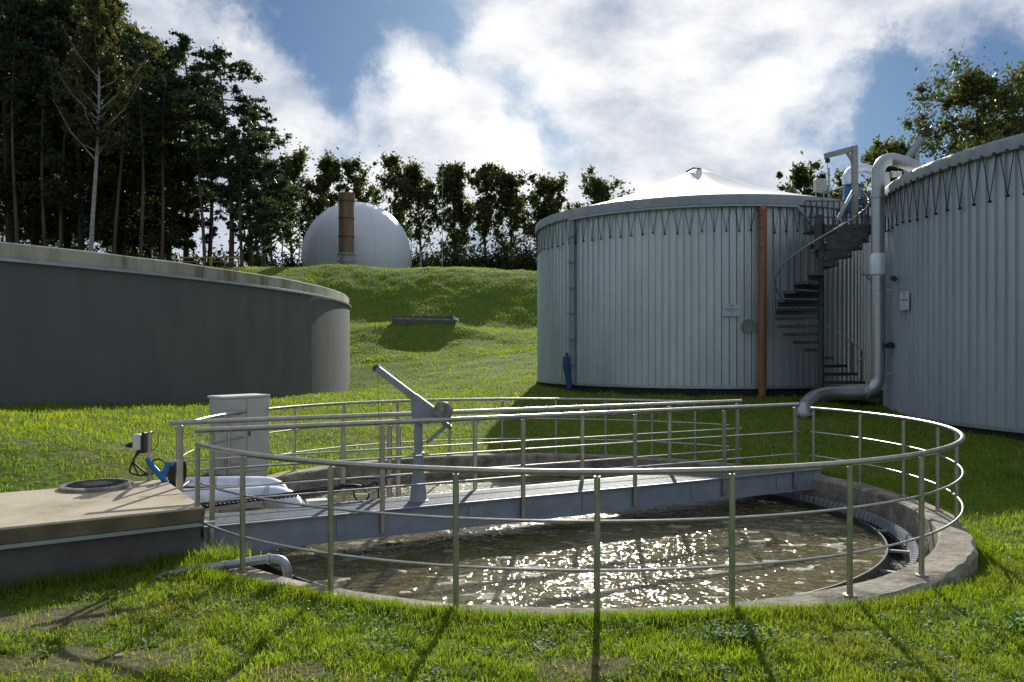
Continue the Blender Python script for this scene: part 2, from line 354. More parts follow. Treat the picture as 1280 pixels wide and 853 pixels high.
def axis(segs):
    out = [segs[0][0]]
    for a, b, s in segs:
        n = max(1, int(round((b - a) / s))); out += [a + (b - a) * (i + 1) / n for i in range(n)]
    return np.array(out)
gx = axis([(-1500, -150, 270), (-150, -40, 5), (-40, -16, 1.2), (-16, -6, .3), (-6, 7, .13), (7, 20, .35), (20, 50, 1.5), (50, 150, 6), (150, 1500, 270)])
gy = axis([(-600, -50, 110), (-50, 2, 4), (2, 17.2, .13), (17.2, 40, .4), (40, 80, .5), (80, 155, 4), (155, 2500, 330)])
GX, GY = np.meshgrid(gx, gy); GZ = terr(GX, GY)
th = np.arctan2(GY - RC[1], GX - RC[0]); rr = np.hypot(GX - RC[0], GY - RC[1]); GZ[rr < ring_r(th) - .06] = -2.2
ny, nx = GX.shape; idx = np.arange(nx * ny).reshape(ny, nx)
F = np.stack([idx[:-1, :-1], idx[:-1, 1:], idx[1:, 1:], idx[1:, :-1]], -1).reshape(-1, 4)

def soil_mat():
    m = bpy.data.materials.new('turf_soil'); m.use_nodes = True; N = m.node_tree.nodes; L = m.node_tree.links; b = N['Principled BSDF']; b.inputs['Roughness'].default_value = .95
    b.inputs['Specular IOR Level'].default_value = .15
    tc = N.new('ShaderNodeTexCoord')
    n1 = N.new('ShaderNodeTexNoise'); n1.inputs['Scale'].default_value = .55; n1.inputs['Detail'].default_value = 9; n1.inputs['Roughness'].default_value = .65
    n2 = N.new('ShaderNodeTexNoise'); n2.inputs['Scale'].default_value = 6; n2.inputs['Detail'].default_value = 8; n2.inputs['Roughness'].default_value = .7
    for n in (n1, n2): L.new(tc.outputs['Object'], n.inputs['Vector'])
    r1 = N.new('ShaderNodeValToRGB'); e = r1.color_ramp.elements; e[0].position = .42; e[0].color = (.095, .165, .018, 1); e[1].position = .68; e[1].color = (.14, .175, .035, 1)
    r2 = N.new('ShaderNodeValToRGB'); e = r2.color_ramp.elements; e[0].position = .3; e[0].color = (.5, .5, .45, 1); e[1].position = .7; e[1].color = (1.35, 1.35, 1.2, 1)
    L.new(n1.outputs['Fac'], r1.inputs[0]); L.new(n2.outputs['Fac'], r2.inputs[0])
    mx = N.new('ShaderNodeMix'); mx.data_type = 'RGBA'; mx.blend_type = 'MULTIPLY'; mx.inputs[0].default_value = 1; L.new(r1.outputs[0], mx.inputs[6]); L.new(r2.outputs[0], mx.inputs[7])
    # bare earth patches
    a = N.new('ShaderNodeAttribute'); a.attribute_name = 'rnd'
    mx2 = N.new('ShaderNodeMix'); mx2.data_type = 'RGBA'; L.new(a.outputs['Fac'], mx2.inputs[0]); L.new(mx.outputs[2], mx2.inputs[6])
    r3 = N.new('ShaderNodeValToRGB'); e = r3.color_ramp.elements; e[0].position = .35; e[0].color = (.055, .04, .024, 1); e[1].position = .68; e[1].color = (.22, .175, .12, 1); L.new(n2.outputs['Fac'], r3.inputs[0])
    L.new(r3.outputs[0], mx2.inputs[7]); L.new(mx2.outputs[2], b.inputs['Base Color'])
    bp = N.new('ShaderNodeBump'); bp.inputs['Strength'].default_value = 1; bp.inputs['Distance'].default_value = .06; L.new(n2.outputs['Fac'], bp.inputs['Height']); L.new(bp.outputs[0], b.inputs['Normal'])
    return m
def bare(X, Y):     # 0..1 amount of bare soil
    n = .35 * vnoise(X, Y, 1.7, 1) + .35 * vnoise(X, Y, 5.3, 2) + .3 * vnoise(X, Y, 13, 3)
    b = np.zeros_like(n)
    for cx, cy, rx, ry, a in ((-3.9, 6.5, 1.2, .5, .80), (-2.9, 5.6, 1.4, .6, .66), (-1.6, 5.2, .8, .3, .5), (.5, 5.35, .7, .3, .62), (-6, 11.6, 2.5, .5, .48), (-5.5, 13, 3, 1.2, .42), (-1.0, 6.05, .35, .12, .4), (-8.5, 13.4, 2.5, .6, .3), (3.1, 36, 2, 1.2, .3)):
        b = np.maximum(b, a * np.exp(-((X - cx) / rx) ** 2 - ((Y - cy) / ry) ** 2))
    return np.clip((n * .8 + b * 1.0 - .72) * 4, 0, .85)
soil = soil_mat()
ground = np_mesh('ground', np.stack([GX, GY, GZ], -1).reshape(-1, 3), F, soil, attr=bare(GX, GY).ravel(), smooth=True)
tag(ground, 'grassy sloping ground around the tanks rising to a bank behind', kind='structure')

# ------------------------------------------------------------------ clarifier basin
basin = thing('settling_basin', 'round open concrete basin of brown water crossed by a walkway', 'basin', (RC[0], RC[1], 0))
def RIMZ(t): return -.035 + .045 * math.sin(t)
def ring_solid(dr0, dr1, z0, z1, t0, t1, n, mb, wob=0):
    rows = []
    for i in range(n + 1):
        t = t0 + (t1 - t0) * i / n
        w = wob * (vn1(t * 9) - .5) if wob else 0; w2 = wob * (vn1(t * 23 + 5) - .5) if wob else 0
        b = .03
        z1 = RIMZ(t); pr = [(dr0, z0), (dr0, z1 - b), (dr0 + b, z1 + w * .3), (dr1 - b * 1.3 + w2, z1 + w * .3 - .01), (dr1 + w2, z1 - .05 + w), (dr1 + w2 * .6 - .03, z0)]
        rows.append([ring_pt(t, a, z) for a, z in pr])
    k = 6; vs = [p for r_ in rows for p in r_]; fs = []
    for i in range(n):
        for j in range(k):
            l = (j + 1) % k; fs.append((i * k + j, (i + 1) * k + j, (i + 1) * k + l, i * k + l))
    mb.add(vs, fs)
def vn1(x):
    i = math.floor(x); f = x - i; f = f * f * (3 - 2 * f)
    h = lambda a: (math.sin(a * 127.1) * 43758.5453) % 1
    return h(i) * (1 - f) + h(i + 1) * f
mb = MB(); ring_solid(-.25, .14, -1.4, 0, 0, 2 * math.pi, 220, mb, .05)
mb.build('concrete_rim', concrete, basin, True, 40)
# launder troughs
def arc_strip(dr, z0, z1, a0, a1, mb, th_=.012, n=60):
    rows = []
    for i in range(n + 1):
        t = a0 + (a1 - a0) * i / n
        rows += [ring_pt(t, dr, z0), ring_pt(t, dr, z1), ring_pt(t, dr + th_, z1), ring_pt(t, dr + th_, z0)]
    fs = []
    for i in range(n):
        for j in range(4):
            l = (j + 1) % 4; fs.append((i * 4 + j, (i + 1) * 4 + j, (i + 1) * 4 + l, i * 4 + l))
    mb.add(rows, fs)
for a0, a1, two in ((R(-64), R(34), True), (R(-148), R(-96), False)):
    m1 = MB(); arc_strip(-.80, -.75, -.31, a0, a1, m1, .02); m1.build('launder_plate', mat('launder_steel', (.10, .10, .095), (.05, .05, .045), .5, .6) if 'launder_steel' not in MATS else MATS['launder_steel'], basin)
    m1 = MB(); arc_strip(-.54, -.62, -.40, a0, a1, m1, .02); m1.build('launder_plate', MATS['launder_steel'], basin)
    m1 = MB(); arc_strip(-.80, -.72, -.60, a0, a1, m1, .27); m1.build('launder_channel', water_dark, basin)
    m1 = MB(); arc_strip(-.515, -.60, -.45, a0, a1, m1, .27); m1.build('outer_channel', water_dark, basin)
    for te in (a0, a1):
        m1 = MB(); m1.bar(ring_pt(te, -.81, -.47), ring_pt(te, -.24, -.47), .02, .34); m1.build('end_plate', MATS['launder_steel'], basin)
    if two:
        m1 = MB(); n = int((a1 - a0) * 4.4 / .105)
        for i in range(n):
            t = a0 + (a1 - a0) * i / n; dt = .027 / 4.4
            p = [ring_pt(t - dt, -.545, -.44), ring_pt(t + dt, -.545, -.44), ring_pt(t + dt * .45, -.50, -.28), ring_pt(t - dt * .45, -.50, -.28)]
            q = [v + Vector(((v.x - RC[0]), (v.y - RC[1]), 0)).normalized() * .05 for v in p]
            m1.add(p + q, [(0, 1, 2, 3), (7, 6, 5, 4), (0, 3, 7, 4), (1, 5, 6, 2), (3, 2, 6, 7)])
        wt = m1.build('weir_teeth', zinc, basin); wt['label'] = 'row of pale weir teeth along the overflow trough'
        m1 = MB()
        for t in (R(-48), R(-41), R(-34), R(-20), R(-5)):
            m1.bar(ring_pt(t, -.79, -.40), ring_pt(t, -.53, -.40), .04, .03)
        build_each(m1, 'trough_brace', galv, basin)

def water_mat():
    m = bpy.data.materials.new('murky_water'); m.use_nodes = True; N = m.node_tree.nodes; L = m.node_tree.links; b = N['Principled BSDF']
    tc = N.new('ShaderNodeTexCoord')
    mp = N.new('ShaderNodeMapping'); mp.inputs['Scale'].default_value = (1, 1.9, 1); L.new(tc.outputs['Object'], mp.inputs[0])
    n0 = N.new('ShaderNodeTexNoise'); n0.inputs['Scale'].default_value = .8; n0.inputs['Detail'].default_value = 4; L.new(tc.outputs['Object'], n0.inputs['Vector'])
    r0 = N.new('ShaderNodeValToRGB'); e = r0.color_ramp.elements; e[0].position = .38; e[0].color = (.105, .086, .036, 1); e[1].position = .62; e[1].color = (.155, .138, .064, 1)
    L.new(n0.outputs['Fac'], r0.inputs[0])
    # foam lenses
    nf = N.new('ShaderNodeTexNoise'); nf.inputs['Scale'].default_value = 2.3; nf.inputs['Detail'].default_value = 1.6; nf.inputs['Distortion'].default_value = .4; L.new(mp.outputs[0], nf.inputs['Vector'])
    ff = N.new('ShaderNodeMapRange'); ff.inputs['From Min'].default_value = .63; ff.inputs['From Max'].default_value = .66; L.new(nf.outputs['Fac'], ff.inputs['Value'])
    ns = N.new('ShaderNodeTexNoise'); ns.inputs['Scale'].default_value = 9; ns.inputs['Detail'].default_value = 5; L.new(mp.outputs[0], ns.inputs['Vector'])
    fs = N.new('ShaderNodeMapRange'); fs.inputs['From Min'].default_value = .68; fs.inputs['From Max'].default_value = .70; L.new(ns.outputs['Fac'], fs.inputs['Value'])
    mxm = N.new('ShaderNodeMath'); mxm.operation = 'MAXIMUM'; L.new(ff.outputs[0], mxm.inputs[0]); L.new(fs.outputs[0], mxm.inputs[1])
    sx = N.new('ShaderNodeSeparateXYZ'); L.new(tc.outputs['Object'], sx.inputs[0])
    # churned froth beyond the walkway (attribute painted on the surface where the inlet stirs it)
    at_ = N.new('ShaderNodeAttribute'); at_.attribute_name = 'rnd'
    nb = N.new('ShaderNodeTexNoise'); nb.inputs['Scale'].default_value = 14; nb.inputs['Detail'].default_value = 6; nb.inputs['Roughness'].default_value = .7; L.new(tc.outputs['Object'], nb.inputs['Vector'])
    ad = N.new('ShaderNodeMath'); ad.operation = 'MULTIPLY_ADD'; ad.inputs[1].default_value = .55; L.new(at_.outputs['Fac'], ad.inputs[0]); L.new(nb.outputs['Fac'], ad.inputs[2])
    fr = N.new('ShaderNodeMapRange'); fr.inputs['From Min'].default_value = .86; fr.inputs['From Max'].default_value = 1.0; L.new(ad.outputs[0], fr.inputs['Value'])
    fm = N.new('ShaderNodeMath'); fm.operation = 'MAXIMUM'; L.new(mxm.outputs[0], fm.inputs[0]); L.new(fr.outputs[0], fm.inputs[1])
    mx = N.new('ShaderNodeMix'); mx.data_type = 'RGBA'; L.new(fm.outputs[0], mx.inputs[0]); L.new(r0.outputs[0], mx.inputs[6]); mx.inputs[7].default_value = (.25, .235, .165, 1)
    L.new(mx.outputs[2], b.inputs['Base Color'])
    mr = N.new('ShaderNodeMapRange'); mr.inputs['To Min'].default_value = .05; mr.inputs['To Max'].default_value = .85; L.new(fm.outputs[0], mr.inputs['Value']); L.new(mr.outputs[0], b.inputs['Roughness'])
    b.inputs['IOR'].default_value = 1.33
    b.inputs['Subsurface Weight'].default_value = 1.0; b.inputs['Subsurface Radius'].default_value = (.30, .27, .18); b.inputs['Subsurface Scale'].default_value = 1.5
    w1 = N.new('ShaderNodeTexNoise'); w1.inputs['Scale'].default_value = 8.5; w1.inputs['Detail'].default_value = 1.0; w1.inputs['Roughness'].default_value = .6; L.new(tc.outputs['Object'], w1.inputs['Vector'])
    w2 = N.new('ShaderNodeTexNoise'); w2.inputs['Scale'].default_value = 24; w2.inputs['Detail'].default_value = 0; L.new(tc.outputs['Object'], w2.inputs['Vector'])
    b1 = N.new('ShaderNodeBump'); b1.inputs['Strength'].default_value = 1; b1.inputs['Distance'].default_value = .031; L.new(w1.outputs['Fac'], b1.inputs['Height'])
    b2 = N.new('ShaderNodeBump'); b2.inputs['Strength'].default_value = 1; b2.inputs['Distance'].default_value = .007; L.new(w2.outputs['Fac'], b2.inputs['Height']); L.new(b1.outputs[0], b2.inputs['Normal'])
    L.new(b2.outputs[0], b.inputs['Normal'])
    return m
nr, na = 240, 720
ts = np.linspace(0, 2 * np.pi, na, endpoint=False); td = (np.degrees(ts) + 180) % 360 - 180; INL = ((td > -64) & (td < 34)) | ((td > -148) & (td < -96)); V = [[RC[0], RC[1], -.4]]
for i in range(1, nr + 1):
    f_ = i / nr; r_ = (ring_r(ts) - np.where(INL, .795, .15)) * f_
    V += np.stack([RC[0] + r_ * np.cos(ts), RC[1] + r_ * np.sin(ts), np.full(na, -.4)], -1).tolist()
V = np.array(V); wx_ = V[:, 0] + .25 * vnoise(V[:, 0], V[:, 1], 1.1, 31); wy_ = V[:, 1] * 1.7 + .25 * vnoise(V[:, 0], V[:, 1], 1.3, 32)
V[:, 2] += .028 * (vnoise(wx_, wy_, 1.9, 21) - .5) + .014 * (vnoise(wx_ * .8 + wy_ * .6, wy_ * .8 - wx_ * .6, 4.6, 22) - .5) + .009 * (vnoise(wx_, wy_, 10.5, 23) - .5)
Fw = []
for i in range(nr):
    for k in range(na):
        l = (k + 1) % na
        if i == 0: Fw.append((0, 1 + k, 1 + l, 0))
        else: a = 1 + (i - 1) * na; b_ = 1 + i * na; Fw.append((a + k, b_ + k, b_ + l, a + l))
mbw = MB(); mbw.add(V.tolist(), [tuple(dict.fromkeys(f)) for f in Fw]); wo = mbw.build('water', water_mat(), None, True)
fa = np.exp(-((V[:, 0] + .8) / 2.3) ** 2 - ((V[:, 1] - 14.4) / 1.3) ** 2); fa = np.maximum(fa, .9 * np.exp(-((V[:, 0] - 1.4) / 1.4) ** 2 - ((V[:, 1] - 15.0) / .7) ** 2))
a_ = wo.data.attributes.new('rnd', 'FLOAT', 'POINT'); a_.data.foreach_set('value', fa.astype(np.float32))
tag(wo, 'murky brown rippled water with froth and sun glitter', kind='structure')

# ------------------------------------------------------------------ guard rails of the basin
RAILH = 1.1
def rail_theta(px, near=True, h=RAILH):
    best = None
    for i in range(3600):
        t = i * math.pi / 1800; p = ring_pt(t)
        if (math.sin(t + .05) < 0) != near and True:
            pass
        q = 640 + 1000 * p.x / p.y
        tang = (-(p.x) * 1)   # side test below
        nrm_ = (p.x - RC[0]) * (-p.x) + (p.y - RC[1]) * (-p.y)
        if (nrm_ > 0) != near: continue
        e = abs(q - px)
        if best is None or e < best[0]: best = (e, t)
    return best[1]
def round_rail(label, t0, t1, posts, n):
    c = ring_pt((t0 + t1) / 2); rt = thing('guard_rail', label, 'railing', (c.x, c.y, 0))
    line = [ring_pt(t0 + (t1 - t0) * i / n, 0, RAILH) for i in range(n + 1)]
    MB().tube(line, .027, 12).build('handrail', steel, rt, True)
    for z in (.70, .30):
        MB().tube([Vector((p.x, p.y, z)) for p in line], .0125, 8).build('mid_rail', steel, rt, True)
    for t in posts:
        p = ring_pt(t); m = MB(); m.tube([(p.x, p.y, RIMZ(t) + .005), (p.x, p.y, RAILH - .035)], .026, 12)
        m.tube([(p.x, p.y, RAILH - .04), (p.x, p.y, RAILH - .01)], .013, 8)
        po = m.build('post', steel, rt, True)
        f_ = MB(); f_.lathe([(.058, -.03), (.058, .008), (.03, .010), (.028, .02)], (p.x, p.y, RIMZ(t) + .004), 16, capb=True); f_.build('base_flange', steel, po)
    return rt
nearpx = [303, 413, 570, 747, 915, 1062, 1152]
pn = [rail_theta(x, True) for x in nearpx]
pn = [t - 2 * math.pi if t > math.pi else t for t in pn]
t_end = R(26)
extra = [R(-143), R(-18.5)] + [(lambda t: t)(rail_theta(x, False)) for x in (1172, 1129, 1075)] + [t_end - .01]
round_rail('curved stainless guard rail round the near and right side of the basin', R(-143), t_end, pn + extra, 140)
farpx = [286, 316, 368, 430, 497, 562, 628, 695, 757, 815, 869, 922]
pf = [rail_theta(x, False) for x in farpx]
round_rail('curved stainless guard rail along the far side of the basin, behind the walkway', R(45), R(196), pf + [R(195.5)], 110)

# ------------------------------------------------------------------ walkway bridge
A0, A1 = Vector((-3.52, 8.87, 0)), Vector((4.67, 13.04, 0))
B0, B1 = Vector((-4.10, 9.55, 0)), Vector((3.9, 13.6, 0))
u = (A1 - A0).normalized(); nrm = Vector((-u.y, u.x, 0))
DZ = .13
bridge = thing('footbridge', 'grey steel footbridge with mesh deck spanning the basin', 'footbridge', ((A0 + B1) / 2)[:2] + (0,))
E0, E1 = A0 + u * .1 + nrm * .05, A1 + u * .55 + nrm * .05
F0, F1 = Vector((-3.80, 9.42, 0)), Vector((4.25, 13.72, 0))
def lerp(a, b, t): return a + (b - a) * t
m = MB()    # open bar grating: bearing bars + cross rods
wN = 46
for i in range(wN + 1):
    t = i / wN; m.bar(lerp(E0, F0, t) + Vector((0, 0, DZ - .012)), lerp(E1, F1, t) + Vector((0, 0, DZ - .012)), .005, .024)
nC = 260
for i in range(nC + 1):
    t = i / nC; m.bar(lerp(E0, E1, t) + Vector((0, 0, DZ - .008)), lerp(F0, F1, t) + Vector((0, 0, DZ - .008)), .009, .010)
m.build('grating', deck_m, bridge)
for a, b, nm in ((E0 - nrm * .01, E1 - nrm * .01, 'n'), (F0 + nrm * .01, F1 + nrm * .01, 'f')):
    s = -1 if nm == 'n' else 1
    m = MB(); zc = -.045
    m.bar(a + Vector((0, 0, zc)), b + Vector((0, 0, zc)), .012, .30)                 # web
    m.bar(a + Vector((0, 0, DZ - .012)) + nrm * s * .025, b + Vector((0, 0, DZ - .012)) + nrm * s * .025, .06, .012)
    m.bar(a + Vector((0, 0, -.20)) + nrm * s * .025, b + Vector((0, 0, -.20)) + nrm * s * .025, .06, .012)
    m.bar(a + Vector((0, 0, .075)) + nrm * s * .012, b + Vector((0, 0, .075)) + nrm * s * .012, .014, .012)
    for t in (.16, .34, .52, .72, .9):
        p = lerp(a, b, t); m.box(p + Vector((0, 0, -.04)) + nrm * s * .018, (.09, .012, .20), math.atan2(u.y, u.x))
    m.build('girder', paint_grey, bridge)
m = MB()
for i in range(9):
    t = (i + .5) / 9; m.bar(lerp(E0, F0, 0) * (1 - t) + lerp(E1, E1, 0) * t + Vector((0, 0, -.06)), lerp(F0, F1, t) + Vector((0, 0, -.06)), .05, .12)
build_each(m, 'cross_beam', paint_grey, bridge)
def straight_rail(label, a, b, ts_, zt=1.2):
    c = (a + b) / 2; rt = thing('guard_rail', label, 'railing', (c.x, c.y, DZ))
    MB().tube([a + Vector((0, 0, zt)), b + Vector((0, 0, zt))], .032, 14).build('handrail', steel, rt, True)
    for z in (.76, .40):
        MB().tube([a + Vector((0, 0, z)), b + Vector((0, 0, z))], .0125, 8).build('mid_rail', steel, rt, True)
    for t in ts_:
        p = lerp(a, b, t); m = MB(); m.bbox((p.x, p.y, (zt - .04 - .16) / 2), (.055, .045, zt - .04 + .16), math.atan2(u.y, u.x), .006)
        m.tube([(p.x, p.y, zt - .045), (p.x, p.y, zt - .02)], .012, 8)
        m.build('post', steel, rt, True)
        m2 = MB(); m2.tube([p + Vector((0, 0, -.06)) - nrm * .035, p + Vector((0, 0, -.06)) + nrm * .035], .012, 8)
        m2.tube([p + Vector((0, 0, .04)) - nrm * .035, p + Vector((0, 0, .04)) + nrm * .035], .012, 8); build_each(m2, 'bolt', galv, rt)
straight_rail('straight stainless guard rail on the near edge of the footbridge', A0, A1, (.02, .235, .448, .647, .829, .992))
straight_rail('straight stainless guard rail on the far edge of the footbridge', B0, B1, (.015, .2355, .447, .646, .83, .99), 1.22)

# crane
CB = Vector((-1.22, 10.42, DZ)); cr = thing('davit_crane', 'small grey davit crane with slanting arm standing on the footbridge', 'crane', CB)
def cz(px, py): return at(px, py, 10.42)
m = MB(); m.lathe([(.135, 0), (.135, .012), (.112, .02), (.088, .28), (.070, .40), (.066, .62), (.066, .64)], CB, 24, capb=True, capt=True); m.build('base_socket', paint_grey, cr, True)
m = MB(); m.lathe([(.080, .60), (.080, .63), (.055, .64), (.055, 1.0), (.05, 1.02)], CB, 20, capt=True); m.build('mast', paint_grey, cr, True)
tip, butt = cz(471, 461), cz(556, 525)
ad = (tip - butt).normalized(); upn = Vector((-ad.z, 0, ad.x)); 
m = MB(); mid_ = butt.lerp(tip, .45)
m.bar(butt, mid_, .10, .135, up=(0, 1, 0)); m.bar(mid_ - ad * .02, tip, .085, .10, up=(0, 1, 0)); arm = m.build('arm', paint_grey, cr)
m = MB(); a_ = butt.lerp(tip, .34); b_ = butt.lerp(tip, .56); off = Vector((0, -.055, 0)) - upn * .03
if upn.z < 0: off = Vector((0, -.055, 0)) + upn * .03
m.bar(a_ + off, b_ + off, .004, .035, up=(0, 1, 0)) if False else m.add([a_ + Vector((0, -.071, -.062)), b_ + Vector((0, -.071, -.062)), b_ + Vector((0, -.071, -.012)), a_ + Vector((0, -.071, -.012))], [(0, 1, 2, 3)])
m.build('warning_strip', yellow, arm)
m = MB(); pts = [cz(514, 500), cz(530, 503), cz(545, 524), cz(537, 530), cz(516, 528)]   # head plates
for dy in (-.075, .067):
    fr = [p + Vector((0, dy, 0)) for p in pts]; bk = [p + Vector((0, .008, 0)) for p in fr]
    m.add(fr + bk, [(0, 1, 2, 3, 4), (9, 8, 7, 6, 5)] + [(i, (i + 1) % 5, (i + 1) % 5 + 5, i + 5) for i in range(5)])
build_each(m, 'head_plate', paint_grey, cr)
m = MB(); m.bar(cz(557, 533), cz(533, 554), .05, .07, up=(0, 1, 0)); m.bar(cz(553, 528), cz(563, 534), .06, .09, up=(0, 1, 0)); m.build('strut', paint_grey, cr)
dc = cz(554, 514); m = MB()
for k, (r_, y0, y1) in enumerate(((.125, -.10, -.085), (.07, -.085, .03), (.125, .03, .045), (.10, -.108, -.10))):
    ring0 = [dc + Vector((r_ * math.cos(a), y0, r_ * math.sin(a))) for a in [2 * math.pi * i / 24 for i in range(24)]]
    ring1 = [p + Vector((0, y1 - y0, 0)) for p in ring0]
    m.add(ring0 + ring1, [tuple(range(24)), tuple(range(47, 23, -1))] + [(i, i + 24, (i + 1) % 24 + 24, (i + 1) % 24) for i in range(24)])
wd = m.build('winch_drum', mat('worn_drum', (.38, .37, .33), (.16, .16, .15), .5, .5, 16), cr)
m = MB(); m.bar(dc + Vector((.08, -.1, 0)), dc + Vector((.10, -.1, -.20)), .015, .015); m.tube([dc + Vector((.10, -.13, -.2)), dc + Vector((.10, -.02, -.2))], .018, 8); m.build('crank_handle', black, wd)
m = MB(); tp = tip
for yy in (-.045, .035):
    r0 = [tp + Vector((.05 * math.cos(2 * math.pi * i / 16), yy, .05 * math.sin(2 * math.pi * i / 16))) for i in range(16)]; r1 = [p + Vector((0, .01, 0)) for p in r0]
    m.add(r0 + r1, [tuple(range(16)), tuple(range(31, 15, -1))] + [(i, i + 16, (i + 1) % 16 + 16, (i + 1) % 16) for i in range(16)])
m.build('pulley', stair_m, cr)
m = MB(); m.tube([tp + Vector((.01, 0, .055)), butt + Vector((.04, 0, .16))], .004, 6); m.tube([tp + Vector((.01, 0, .0)), cz(474, 571)], .004, 6); build_each(m, 'wire_rope', rope_m, cr)
m = MB(); hb = cz(474, 573); m.lathe([(.001, .03), (.025, .02), (.032, 0), (.025, -.02), (.001, -.03)], hb, 12)
m.tube([hb + Vector((0, 0, -.03)), hb + Vector((0, 0, -.06)), hb + Vector((.03, 0, -.085)), hb + Vector((.045, 0, -.06))], .008, 6); m.build('hook_ball', black, cr, True)
# twin uprights next to crane
for px_, lab in ((487, 'left one of two plain steel uprights behind the crane mast'), (498, 'right one of two plain steel uprights behind the crane mast')):
    p = at(px_, 620, 11.35); m = MB(); m.tube([(p.x, p.y, -.3), (p.x, p.y, 1.02)], .035, 12); m.tube([(p.x, p.y, 1.02), (p.x, p.y, 1.05)], .02, 10)
    tag(m.build('steel_upright', steel, None, True), lab, 'post')

# cables along far side of the walkway
def smooth_path(P, n=8):
    P = [Vector(p) for p in P]; Q = [P[0]] + P + [P[-1]]; out = []
    for i in range(1, len(Q) - 2):
        p0, p1, p2, p3 = Q[i - 1:i + 3]
        for k in range(n):
            t = k / n; out.append(.5 * ((2 * p1) + (-p0 + p2) * t + (2 * p0 - 5 * p1 + 4 * p2 - p3) * t * t + (-p0 + 3 * p1 - 3 * p2 + p3) * t ** 3))
    out.append(P[-1]); return out
cab = thing('cable_bundle', 'bundle of black cables slung along the far side of the footbridge', 'cables', (-3, 10.4, .2))
for k in range(3):
    dx = random.uniform(-.02, .02); zz = [.30, .26, .22][k]
    P = [at(240, 634, 9.75), at(300, 625 + k, 9.95), at(350, 619, 10.15), at(400, 612, 10.35), at(440, 608, 10.5), at(458, 611, 10.6)]
    P = [p + Vector((0, .03 * k, (zz - .27) * (.6 + .25 * math.sin(i * 2.3 + k)))) for i, p in enumerate(P)]
    MB().tube(smooth_path(P), .012 + .003 * (k % 2), 8).build('cable', black, cab, True)
lp = [at(452 + 10 * math.cos(a), 616 + 11 * math.sin(a), 10.6) for a in [i * .5 for i in range(13)]]
MB().tube(lp, .012, 8).build('cable', black, cab, True)
MB().tube(smooth_path([at(458, 611, 10.6), at(470, 603, 10.62), at(473, 618, 10.64), at(471, 630, 10.65)]), .012, 8).build('cable', black, cab, True)
MB().tube(smooth_path([at(225, 609, 10.7), at(300, 610, 10.8), at(380, 600, 11.0), at(470, 598, 11.2), at(500, 594, 11.4)]), .011, 8).build('cable', black, cab, True)
m = MB()
for k in range(34):
    p = lerp(at(258, 633, 9.8), at(430, 613, 10.4), k / 33); m.bbox(p, (.036, .04, .030), math.atan2(u.y, u.x), .006)
m.build('drag_chain', black, cab)

# silver insulated pipes
pp = thing('insulated_pipe', 'upper silver foil-wrapped pipe bending down into the basin at left', 'pipe', (-4, 11.2, 0))
P = smooth_path([at(216, 606, 11.0), at(250, 604.5, 11.1), at(300, 604, 11.25), at(328, 604, 11.4), at(343, 607, 11.4), at(352, 614, 11.3), at(356, 632, 11.2)], 6)
MB().tube(P, .092, 18).build('pipe_cladding', foil, pp, True)
m = MB()
for px_ in (238, 271, 303): q = at(px_, 604.3, 11.13); m.tube([q - Vector((.012, 0, 0)), q + Vector((.012, 0, 0))], .097, 18)
build_each(m, 'joint_band', zinc, pp)
pp = thing('insulated_pipe', 'lower and wider silver foil-wrapped pipe beside the footbridge start', 'pipe', (-3.6, 10.7, 0))
P = smooth_path([at(205, 626, 10.3), at(270, 624, 10.45), at(325, 621, 10.65), at(347, 622, 10.7), at(363, 629, 10.65), at(372, 644, 10.55), at(375, 662, 10.5)], 6)
MB().tube(P, .145, 20).build('pipe_cladding', foil, pp, True)
m = MB()
for px_ in (300, 334): q = at(px_, 622.7 - (px_ - 300) * .05, 10.56); m.tube([q - Vector((.014, 0, 0)), q + Vector((.014, 0, 0))], .150, 20)
build_each(m, 'joint_band', zinc, pp)
# small grey box by the pipes end
p = at(396, 632, 10.9); m = MB(); m.bbox(p, (.26, .16, .14), .4, .01); m.bbox(p + Vector((0, 0, .075)), (.28, .18, .012), .4, .004)
tag(m.build('junction_box', white_p), 'small pale junction box at the end of the silver pipes', 'box')

# outlet pipe near left
P = smooth_path([atz(196, 724, -.12), atz(232, 715, -.08), atz(300, 704, -.01), atz(335, 699, .03), atz(350, 700, .03) , atz(357, 707, -.02), atz(360, 724, -.16)], 6)
P[-1].z = -.28
op = thing('outlet_pipe', 'galvanised pipe emerging from the grass and bending down into the basin', 'pipe', (-2.7, 7.9, 0))
MB().tube(P, .044, 14).build('pipe_run', galv, op, True)
m = MB(); q = P[18]; q2 = P[19]; m.tube([q, q + (q2 - q).normalized() * .03], .056, 14); m.build('coupling', zinc, op, True)

